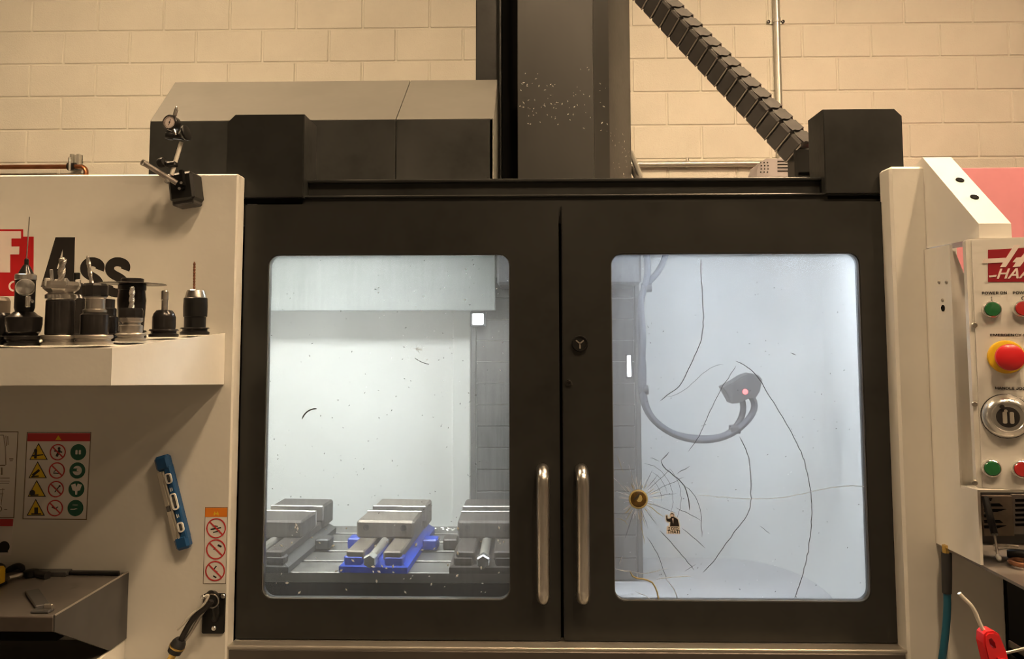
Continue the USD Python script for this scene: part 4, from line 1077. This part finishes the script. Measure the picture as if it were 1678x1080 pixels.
obj('upright_rod', tube([U(281, 287, yf - .012), U(297, 233, yf - .002)], 3.4 * w, 14), 'nozzle', mg, label='bright steel upright rod')
obj('clamp_block', [cbox(U(282, 270, yf - .012), (16 * w, .020, 9 * w), .003, Rr), cyl(U(262, 266, yf - .012), U(278, 270, yf - .012), 5 * w, 14, 1 * w), lathe([(8 * w, -5 * w), (8.5 * w, 0), (7 * w, 5 * w)], U(266, 266, yf - .014), (.9, -.35, .2), 18)], 'black', mg)
obj('rod_nut', lathe([(3.4 * w, 0), (3.4 * w, .008), (2 * w, .009)], U(275, 298, yf - .02), (0, -1, 0), 12), 'chrome', mg)
obj('swivel_knob', [lathe([(5 * w, 0), (7 * w, 4 * w), (11 * w, 8 * w), (13 * w, 11 * w), (13 * w, 14 * w), (11 * w, 15 * w)], U(294, 221, yf - .006), (.95, -.12, .22), 26), cyl(U(278, 222, yf - .008), U(300, 224, yf - .006), 5.5 * w, 14), lathe([(7 * w, -6 * w), (7.5 * w, 0), (6 * w, 6 * w)], U(278, 222, yf - .008), (-.9, -.3, .1), 18)], 'black', mg)
yd_ = yf - .012
dc = U(279.5, 201, yd_)
obj('dial_case', lathe([(12.5 * w, -.014), (13 * w, 0), (13 * w, .004), (11.6 * w, .006), (10.9 * w, .006), (10.9 * w, .003), (0, .003)], dc, (-.12, -.98, .05), 32), 'dsteel', mg)
dfc = obj('dial_face', lathe([(10.9 * w, .0032), (10.9 * w, .004), (0, .004)], dc, (-.12, -.98, .05), 28), 'pinkwhite', mg)
Td = frame(dc + np.array([-.0005, -.0044, 0]), (1, -.12, 0), (0, .05, 1))
tk = [LineString([(8.2 * w * math.cos(t), 8.2 * w * math.sin(t)), (10 * w * math.cos(t), 10 * w * math.sin(t))]).buffer(.25 * w) for t in np.linspace(0, 2 * math.pi, 25)[:-1]]
obj('dial_marks', extr(unary_union(tk + [LineString([(-1 * w, -5 * w), (1.5 * w, 5 * w)]).buffer(.45 * w), Point(0, 0).buffer(1.4 * w)]), .0004, Td), 'ink', mg)
obj('stem', [cyl(U(286, 190, yd_), U(289, 179, yd_), 3 * w, 12, .5 * w), lathe([(2.4 * w, 0), (2 * w, 4 * w), (.8 * w, 6 * w)], U(288, 180, yd_), (.25, 0, 1), 12), cyl(U(284, 212, yd_), U(288, 222, yd_), 3 * w, 12)], 'steel', mg)

# ------------------------------------------------------------------ torpedo level stuck on the panel
tl = thing('torpedo_level', U(284, 824, YP), 'small blue torpedo level with three vials stuck slantwise on the panel', 'level')
p0, p1 = U(266, 748, YP - .012), U(303.5, 899, YP - .012)
ax = p1 - p0; LL = np.linalg.norm(ax); ax /= LL; nx = np.cross(ax, [0, -1, 0.0]); nx /= np.linalg.norm(nx)
if nx[0] < 0: nx = -nx
Rl = np.column_stack([nx, [0, 1, 0], -ax]) if np.linalg.det(np.column_stack([nx, [0, 1, 0], -ax])) > 0 else np.column_stack([nx, [0, -1, 0], -ax])
LP = lambda t, s_: p0 + ax * LL * t + nx * s_
wl = ppm(YP)
obj('body', cbox(LP(.5, 5.6 * wl), (11.5 * wl, .022, LL * .80), .003, Rl), 'blue', tl)
obj('magnet_rail', [cbox(LP(.335, -8 * wl), (8 * wl, .024, LL * .37), .002, Rl), cbox(LP(.73, -8 * wl), (8 * wl, .024, LL * .31), .002, Rl), cbox(LP(.53, -2.0 * wl), (3.2 * wl, .025, LL * .75), .001, Rl)], 'alu', tl, label='aluminium edge rail')
obj('rail_clip', cbox(LP(.55, -8 * wl), (6 * wl, .022, LL * .07), .002, Rl), 'tinside', tl)
for t_, l_ in ((.07, .16), (.925, .15)):
    obj('end_cap', cbox(LP(t_, -.3 * wl), (23 * wl, .026, LL * l_), .006, Rl), 'blue', tl)
for t_, l_ in ((.24, 17), (.49, 27), (.765, 16)):
    c_ = LP(t_, 5.6 * wl) + np.array([0, -.011, 0])
    Tl = frame(c_, nx, -ax)
    if Tl[1, 2] > 0: Tl = frame(c_, -nx, -ax)
    S = rrect(-5.2 * wl, -l_ / 2 * wl, 5.2 * wl, l_ / 2 * wl, 4.6 * wl)
    vf = obj('vial_frame', extr(S.difference(S.buffer(-2.3 * wl)), .004, Tl), 'vial', tl)
    obj('vial', tube([c_ - ax * l_ * .30 * wl, c_ + ax * l_ * .30 * wl], 2.2 * wl, 10), 'tinside', tl)
for t_ in (.36, .645):
    c_ = LP(t_, 5.6 * wl) + np.array([0, -.0112, 0]); Tl = frame(c_, nx, -ax)
    if Tl[1, 2] > 0: Tl = frame(c_, -nx, -ax)
    obj('print_mark', extr(unary_union([sbox(-2.6 * wl, -3 * wl, -1.4 * wl, 3 * wl), sbox(.2 * wl, -2.4 * wl, 1.2 * wl, 2.4 * wl)]), .0005, Tl), 'vial', tl)

# ------------------------------------------------------------------ hook plate with hanging blow pipe
hp = thing('hook_plate', U(351, 1004, YP), 'black plate with hook and three screws at the foot of the panel', 'hook')
pl_ = pxpoly([(334.5, 972), (370.5, 972), (368.5, 1037.5), (331.5, 1037.5)], YP).buffer(-.005).buffer(.005)
obj('plate', [face(pl_.buffer(-.0015), YP - .004, .002), face(pl_, YP, .004)], 'black', hp)
for px, py in ((365.5, 977), (350.5, 1029.5), (332.5, 978.5)):
    obj('screw', screw(U(px, py, YP - (.006 if px > 340 else .03)), .0055), 'chrome', hp)
obj('hook_post', [tube(spline([U(352, 1015, YP - .004), U(354, 1004, YP - .022), U(352, 992, YP - .03), U(348, 984, YP - .03)], 16), .0075, 12), lathe([(.016, -.01), (.019, -.004), (.019, .006), (.012, .010)], U(346, 982, YP - .028), (-.45, -.75, .35), 24)], 'black', hp)
bp = thing('blow_pipe', U(290, 1070, YP - .06), 'wire looped blow pipe with black collar and brass end hanging on the hook', 'air gun')
yy = YP - .05
obj('wire_loop', tube(spline([U(336, 978, yy), U(341, 975, yy), U(333, 992, yy), U(318, 1004, yy), U(302, 1020, yy), U(290, 1032, yy)], 26), .0030, 8), 'nozzle', bp)
obj('ring', tube([U(347 + 11 * math.cos(t), 985 + 11 * math.sin(t), yy + .012) for t in np.linspace(0, 2 * math.pi, 26)], .0016, 8), 'bsteel', bp)
obj('pipe', tube(spline([U(346, 984, yy), U(337, 996, yy), U(324, 1006, yy), U(313, 1019, yy), U(303, 1036, yy), U(295, 1052, yy)], 26), 4.6 * ppm(yy), 14), 'dsteel', bp)
obj('pipe', tube(spline([U(340, 994, yy + .012), U(329, 1008, yy + .012), U(316, 1030, yy + .012), U(302, 1050, yy + .008)], 20), 3.0 * ppm(yy), 12), 'bsteel', bp, label='lighter steel pipe')
ca, cb_ = U(296, 1048, yy), U(286, 1068, yy); wq = ppm(yy)
obj('collar', lathe([(8 * wq, 0), (11 * wq, 5 * wq), (12 * wq, 12 * wq), (12 * wq, 16 * wq), (11 * wq, 18 * wq), (11 * wq, 22 * wq), (8 * wq, 23 * wq)], ca, cb_ - ca, 24), 'rubber', bp)
obj('brass_end', [tube([U(288, 1063, yy), U(281, 1078, yy), U(270, 1098, yy)], [6.2 * wq, 5.6 * wq, 5.6 * wq], 16), lathe([(12.2 * wq, 0), (12.6 * wq, 1.5 * wq), (12.2 * wq, 3 * wq)], U(291, 1058, yy), cb_ - ca, 24)], 'brass', bp)

# ------------------------------------------------------------------ steel side table, lower left
ztab = U(208, 938, YP)[2]
xt = U(208, 990, YP)[0]; YT = UPl(88, 1010, (0, 0, ztab), (0, 0, 1))[1]
xt2 = UPl(88, 1010, (0, 0, ztab), (0, 0, 1))[0]
tb = thing('side_table', (-1.3, -.2, ztab - .16), 'dark steel side tray table fixed below the warning signs', 'table')
zf2 = U(84, 1035.5, YT)[2]; zr2 = U(208, 1046, YP)[2]
obj('table_top', box2((-2.3, YT, ztab - .006), (xt - .002, YP - .001, ztab), .002), 'tin', tb)
obj('front_fascia', box2((-2.3, YT - .002, zf2), (xt2, YT + .002, ztab - .001), .0015), 'visebrown', tb)
ymid = UPl(178, 1066, (xt, 0, 0), (1, 0, 0))
obj('side_gusset', extr(Polygon([(YT, ztab + .002), (YP, ztab + .002), (YP, zr2), (ymid[1], ymid[2]), (YT, zf2)]), .004, frame((xt - .002, 0, 0), (0, 1, 0), (0, 0, 1))), 'tinside', tb)
obj('edge_rim', cyl((xt + .000, YT, ztab + .001), (xt + .000, YP, ztab + .001), .0022, 10), 'lip', tb)
obj('under_table_shade', box2((-2.3, YT + .03, zf2 - .03), (xt - .01, YP, zf2 - .002), .002), 'dark', tb)  # black slab painted as the shadow between table underside and box
obj('back_rail', slab((-2.3, YP - .004, ztab), (xt - .02, YP - .004, ztab), (xt - .02, YP - .001, ztab + .004), (-2.3, YP - .001, ztab + .012), .003), 'tinside', tb)
lb = thing('lower_box', (-1.4, -.2, .1), 'white lower machine box with brown top under the side table', 'machine cover')
zl0 = zr2 - .004
obj('top', box2((-2.3, -.70, zl0 - .006), (xt - .003, YP, zl0), .001), 'tin', lb, label='brown shaded top')
obj('side', box2((xt - .009, -.70, .1), (xt - .001, YP, zl0 + .0015), .002), 'white', lb)
obj('front', box2((-2.3, -.708, .1), (xt - .001, -.70, zl0 + .0015), .002), 'white', lb)
zT = ztab
TZ = lambda px, py, l=0.: UZ(px, py, zT + l)
sp = thing('steel_strip', TZ(60, 985), 'short dark steel strip lying on the side table', 'metal strip')
a, b = TZ(52, 972), TZ(70, 997)
R2 = frame((a + b) / 2 + [0, 0, .004], b - a, (1, .6, 0))
obj('bar', cbox((a + b) / 2 + [0, 0, .004], (np.linalg.norm(b - a), .026, .007), .0015, R2[:3, :3]), 'tinside', sp)
bl = thing('small_bracket', TZ(66, 1004), 'small bent dark bracket at the front edge of the side table', 'bracket')
a = TZ(66, 1005)
obj('foot', cbox(a + [0, .006, .003], (.038, .02, .006), .0015), 'tinside', bl)
obj('upstand', cbox(a + [.010, .010, .008], (.018, .005, .014), .0015), 'bsteel', bl)
yo = thing('yellow_block', TZ(-8, 966), 'yellow plastic block at the picture\'s left edge on the side table', 'block')
a = TZ(4, 964); hgt = .052
obj('body', box2((a[0] - .12, a[1] - .0, zT), (a[0] - .012, a[1] + .03, zT + hgt * .8), .005), 'yellow', yo)
obj('base', box2((a[0] - .122, a[1] - .002, zT), (a[0] - .010, a[1] + .032, zT + .006), .001), 'black', yo)
wr = thing('ratchet_wrench', TZ(60, 948), 'steel wrench with dark head lying on the side table', 'tool')
a, b, c = TZ(14, 953), TZ(45, 945), TZ(78, 949)
up = np.array([0, 0, .008])
obj('handle', tube([a + up, b + up], .005, 12), 'bsteel', wr)
obj('head', lathe([(.014, 0), (.016, .003), (.016, .014), (.010, .016)], b + [.008, 0, 0], n=20), 'black', wr)
obj('socket', tube([b + up + [.012, 0, 0], c + up], [.007, .0095], 14), 'dsteel', wr)
for i, (p_, q_, lb_) in enumerate((((-20, 934), (14, 931), 'dark plier handle at the back of the side table, by the picture\'s left edge'), ((12, 934), (46, 928), 'curved dark plier handle lying at the back of the side table'))):
    g = thing('pliers', TZ(*p_), lb_, 'tool')
    a, b = TZ(p_[0], 943), TZ(q_[0], 941)
    a[1] = b[1] = -.085
    obj('grip', tube(spline([a + [0, 0, .010], (a + b) / 2 + [0, .012, .020], b + [0, 0, .012]], 14), [.004, .006, .007, .007, .0075, .0075, .0075, .0075, .0075, .007, .007, .006, .005, .004], 12), 'black', g)
    obj('jaw', tube([a + [-.002, 0, .009], a + [-.05, .004, .008]], [.006, .004], 10), 'dsteel', g)
rl = thing('flat_ruler', TZ(80, 938), 'thin dark steel rule lying along the back of the side table', 'ruler')
a, b = U(52, 936, -.075), U(112, 936, -.075)
obj('blade', box2((a[0], -.085, zT), (b[0], -.058, zT + .010), .001), 'tinside', rl)
rb = thing('thin_rod', TZ(150, 943), 'thin dark rod lying at the back right of the side table', 'rod')
obj('rod', tube([U(112, 940, -.07) * [1, 1, 0] + [0, 0, zT + .004], U(195, 940, -.075) * [1, 1, 0] + [0, 0, zT + .004]], .004, 10), 'dsteel', rb)

# ------------------------------------------------------------------ inside the machine
def work_light(x, y, z, l, label, m='work'):
    t = thing('work_light', (x, y, z), label, 'lamp')
    obj('housing', box2((x - l / 2 - .01, y - .10, z + .006), (x + l / 2 + .01, y + .10, z + .04), .004), 'inner', t)
    obj('light_panel', box2((x - l / 2, y - .09, z), (x + l / 2, y + .09, z + .006), .001), m, t, smooth=False)
    obj('mount', box2((x - .02, y - .03, z + .03), (x + .02, y + .01, z + .06), .002), 'inner', t)


work_light(-.62, .27, 1.772, .8, 'white work light inside the machine above the left window', 'work2')
work_light(.62, .27, 1.772, .7, 'white work light inside the machine above the right window')
# way cover of the column with its overlapping plates
yw = .92
wc = thing('way_cover', U(905, 700, yw), 'grey telescopic way cover of stacked plates inside the machine', 'machine cover')
xw0, xw1 = U(776, 600, yw)[0], U(1044, 600, yw)[0]
zz0 = .585; ztopw = U(800, 455, yw)[2]; ph_ = 34.5 * ppm(yw)
zq_ = ztopw; i = 0
while zq_ > zz0:
    obj('cover_plate', box2((xw0 + .012, yw - .010 + .0022 * (i % 2), zq_ - ph_ + .002), (xw1 - .012, yw + .012, zq_), .002), 'way', wc); zq_ -= ph_; i += 1
for xx in (xw0, xw1): obj('guide_rail', box2((xx - .008, yw - .016, zz0), (xx + .010, yw + .02, ztopw), .003), 'way', wc)
hdx0, hdx1 = U(814, 450, .62)[0], U(1051, 450, .62)[0]
sh = thing('spindle_head', ((hdx0 + hdx1) / 2, .75, 1.6), 'dark spindle head above the way cover inside the machine', 'spindle head')
zh = U(930, 466, .62)[2]
obj('casting', box2((hdx0, .62, zh), (hdx1, .905, 1.836), .008), 'head', sh)
obj('spindle_nose', lathe([(.07, 0), (.07, -.05), (.05, -.07), (.045, -.12), (.02, -.12)][::-1], ((hdx0 + hdx1) / 2, .74, zh), n=32), 'bsteel', sh)
lq = U(783, 523, .85)
sl_ = thing('spot_lamp', lq, 'small bright square lamp beside the spindle head inside the machine', 'lamp')
obj('housing', box2(lq - [.028, -.004, .028], lq + [.028, .08, .028], .004), 'head', sl_)
obj('light_panel', box2(lq - [.020, 0, .020], lq + [.020, .005, .020], .003), 'led', sl_)
lq = U(1031, 600, yw - .02)
sl_ = thing('reflection_strip', lq, 'narrow upright glowing strip standing in for a reflection at the right of the way cover', 'lamp')  # no real lamp: glowing strip added as a bright reflection
obj('housing', box2(lq - [.012, -.003, .045], lq + [.012, .012, .045], .003), 'head', sl_)
obj('light_panel', box2(lq - [.007, 0, .038], lq + [.007, .004, .038], .002), 'led', sl_)

# table with T slots
zt0 = U(600, 938, .25)[2]
xT0, xT1 = -1.02, U(905, 900, .4)[0]
tbl = thing('machine_table', ((xT0 + xT1) / 2, .5, zt0 - .1), 'slotted steel machine table carrying three vises', 'machine table')
ye = UPl(600, 862, (0, 0, zt0), (0, 0, 1))[1]
obj('apron', box2((xT0, .255, zt0 - .19), (xT1, ye - .004, zt0 - .028), .004), 'tablefront', tbl)
n_s = 4; edges = np.linspace(.25, ye, n_s + 2)
for i in range(n_s + 1):
    obj('table_strip', box2((xT0, edges[i] + (.008 if i else 0), zt0 - .028), (xT1, edges[i + 1] - (.008 if i < n_s else 0), zt0), .002), 'table', tbl)
obj('slot_bed', box2((xT0, .26, zt0 - .03), (xT1, ye - .01, zt0 - .018), .001), 'dark', tbl)
flecks_ = []
rg = np.random.default_rng(33)
for _ in range(120):
    c = np.array([rg.uniform(-.5, .03), rg.uniform(.695, ye - .02), zt0 + .001]); s = rg.uniform(.002, .005)
    flecks_.append(cbox(c, (s * 1.8, s, s * .8), s * .2))
obj('metal_chips', flecks_, 'chip', tbl, kind='stuff')


ZTAB = zt0


def vise(px, yaw_deg, body, base, label):
    """machine vise: base, two bed rails, fixed jaw at the back, moving jaw, screw towards the viewer"""
    y0 = .245; x = UPl(px, 940, (0, y0, 0), (0, 1, 0))[0]
    zt0 = ZTAB + .001
    t = thing('machine_vise', (x, y0 + .2, zt0), label, 'vise')
    ms = []

    ZS = .72

    def B(name, lo, hi, m, b=.004, **kw):
        lo, hi = np.array(lo) * [1, 1, ZS], np.array(hi) * [1, 1, ZS]
        mm = box2(np.array(lo) + [x, y0, zt0], np.array(hi) + [x, y0, zt0], b)
        mm.apply_transform(trimesh.transformations.rotation_matrix(math.radians(yaw_deg), [0, 0, 1], (x, y0 + .2, 0)))
        return obj(name, mm, m, t, **kw)
    hw = .085
    bs = hull(np.array([(-hw - .01, -.005, .0), (hw + .01, -.005, 0), (-hw - .01, .43, 0), (hw + .01, .43, 0), (-hw - .01, -.005, .022), (hw + .01, -.005, .022), (-hw - .01, .43, .022), (hw + .01, .43, .022), (-hw + .02, .01, .05), (hw - .02, .01, .05), (-hw + .02, .42, .05), (hw - .02, .42, .05)]) * [1, 1, ZS] + [x, y0, zt0])
    bs.apply_transform(trimesh.transformations.rotation_matrix(math.radians(yaw_deg), [0, 0, 1], (x, y0 + .2, 0)))
    obj('base', bs, base, t)
    B('bed_rail', (-hw + .008, .0, .045), (-.026, .42, .080), body); B('bed_rail', (.026, .0, .045), (hw - .008, .42, .080), body)
    B('front_ear', (-hw + .002, -.002, .02), (-.03, .03, .06), base); B('front_ear', (.03, -.002, .02), (hw - .002, .03, .06), base)
    B('moving_jaw', (-hw, .13, .080), (hw, .25, .150), body, .006)
    B('jaw_plate', (-hw, .25, .088), (hw, .262, .152), 'bsteel', .002)
    B('fixed_jaw', (-hw, .33, .05), (hw, .43, .150), body, .006)
    B('jaw_plate', (-hw, .318, .088), (hw, .33, .152), 'bsteel', .002)
    a_ = math.radians(yaw_deg); rot2 = lambda v: np.array([(v[0]) * math.cos(a_) - (v[1] - .2) * math.sin(a_) + x, v[0] * math.sin(a_) + (v[1] - .2) * math.cos(a_) + .2 + y0, v[2] * ZS + zt0 + .006])
    obj('screw_shaft', cyl(rot2((0, -.04, .052)), rot2((0, .2, .060)), .013, 18), 'alu', t)
    obj('screw_hex', lathe([(.016, 0), (.019, .004), (.019, .026), (.016, .03)], rot2((0, -.045, .050)), rot2((0, .1, .052)) - rot2((0, 0, .050)), 6), 'chrome', t, smooth=False)
    for sx in (-.055, .055): obj('jaw_bolt', lathe([(.009, 0), (.009, .004), (.005, .004), (.005, .001), (0, .001)], rot2((sx, .13, .115)), rot2((0, 0, 0)) - rot2((0, .1, 0)), 14), 'dsteel', t)
    for sx in (-1, 1): B('clamp', (sx * (hw + .03) - .022, .22, 0.0), (sx * (hw + .03) + .022, .27, .045), base)
    return t


vise(424, -3, 'visebrown', 'tinside', 'dark vise cut off by the left edge of the left window')
vise(618, -3, 'visetan', 'viseblue', 'vise with bright blue base in the middle of the left window')
vise(793, 0, 'visebrown', 'visebrown', 'brown vise at the right edge of the left window')

# cable loop with sensor box behind the right pane
yk = .62; wk = ppm(yk)
cl = thing('sensor_cable', U(1060, 420, yk), 'grey cable loop with a small red lit sensor box behind the cracked pane', 'cable')
C = lambda pts, n=50, dy=0: spline([U(a, b, yk + dy) for a, b in pts], n)
obj('cable', tube(C([(1056, 380), (1060, 420), (1060, 455), (1051, 490), (1053, 540), (1052, 590), (1052, 640), (1060, 672), (1085, 700), (1120, 717), (1160, 721), (1195, 712), (1222, 692), (1236, 668), (1231, 650)], 70), 5.4 * wk, 12), 'cable', cl)
obj('cable', tube(C([(1100, 380), (1090, 420), (1076, 448), (1058, 470), (1050, 500), (1049, 560), (1054, 600), (1055, 645), (1066, 680), (1098, 708), (1150, 718), (1190, 712), (1212, 690), (1218, 668), (1214, 652)], 70, .015), 5.0 * wk, 12), 'cable', cl)
for px, py, a in ((1059, 472, 0), (1054, 640, 0), (1204, 704, 0)):
    obj('cable_tie', cyl(U(px - 8, py, yk + .004), U(px + 8, py - 1, yk + .004), 7.5 * wk, 12), 'head', cl)
sbx = Polygon([(lambda q: (q[0], q[2]))(U(a, b, yk)) for a, b in [(1181, 634), (1200, 624), (1214, 615), (1226, 611), (1238, 614), (1244, 621), (1240, 640), (1234, 650), (1222, 652), (1206, 659), (1195, 660)]])
obj('sensor_box', [face(sbx.buffer(-.003), yk - .033, .003), face(sbx, yk + .03, .063)], 'head', cl, label='grey sensor box')
c = U(1221, 642, yk - .036)
obj('indicator', lathe([(.0085, 0), (.008, .004), (0, .006)], c, (0, -1, 0), 16), 'ledred', cl, label='small red light')
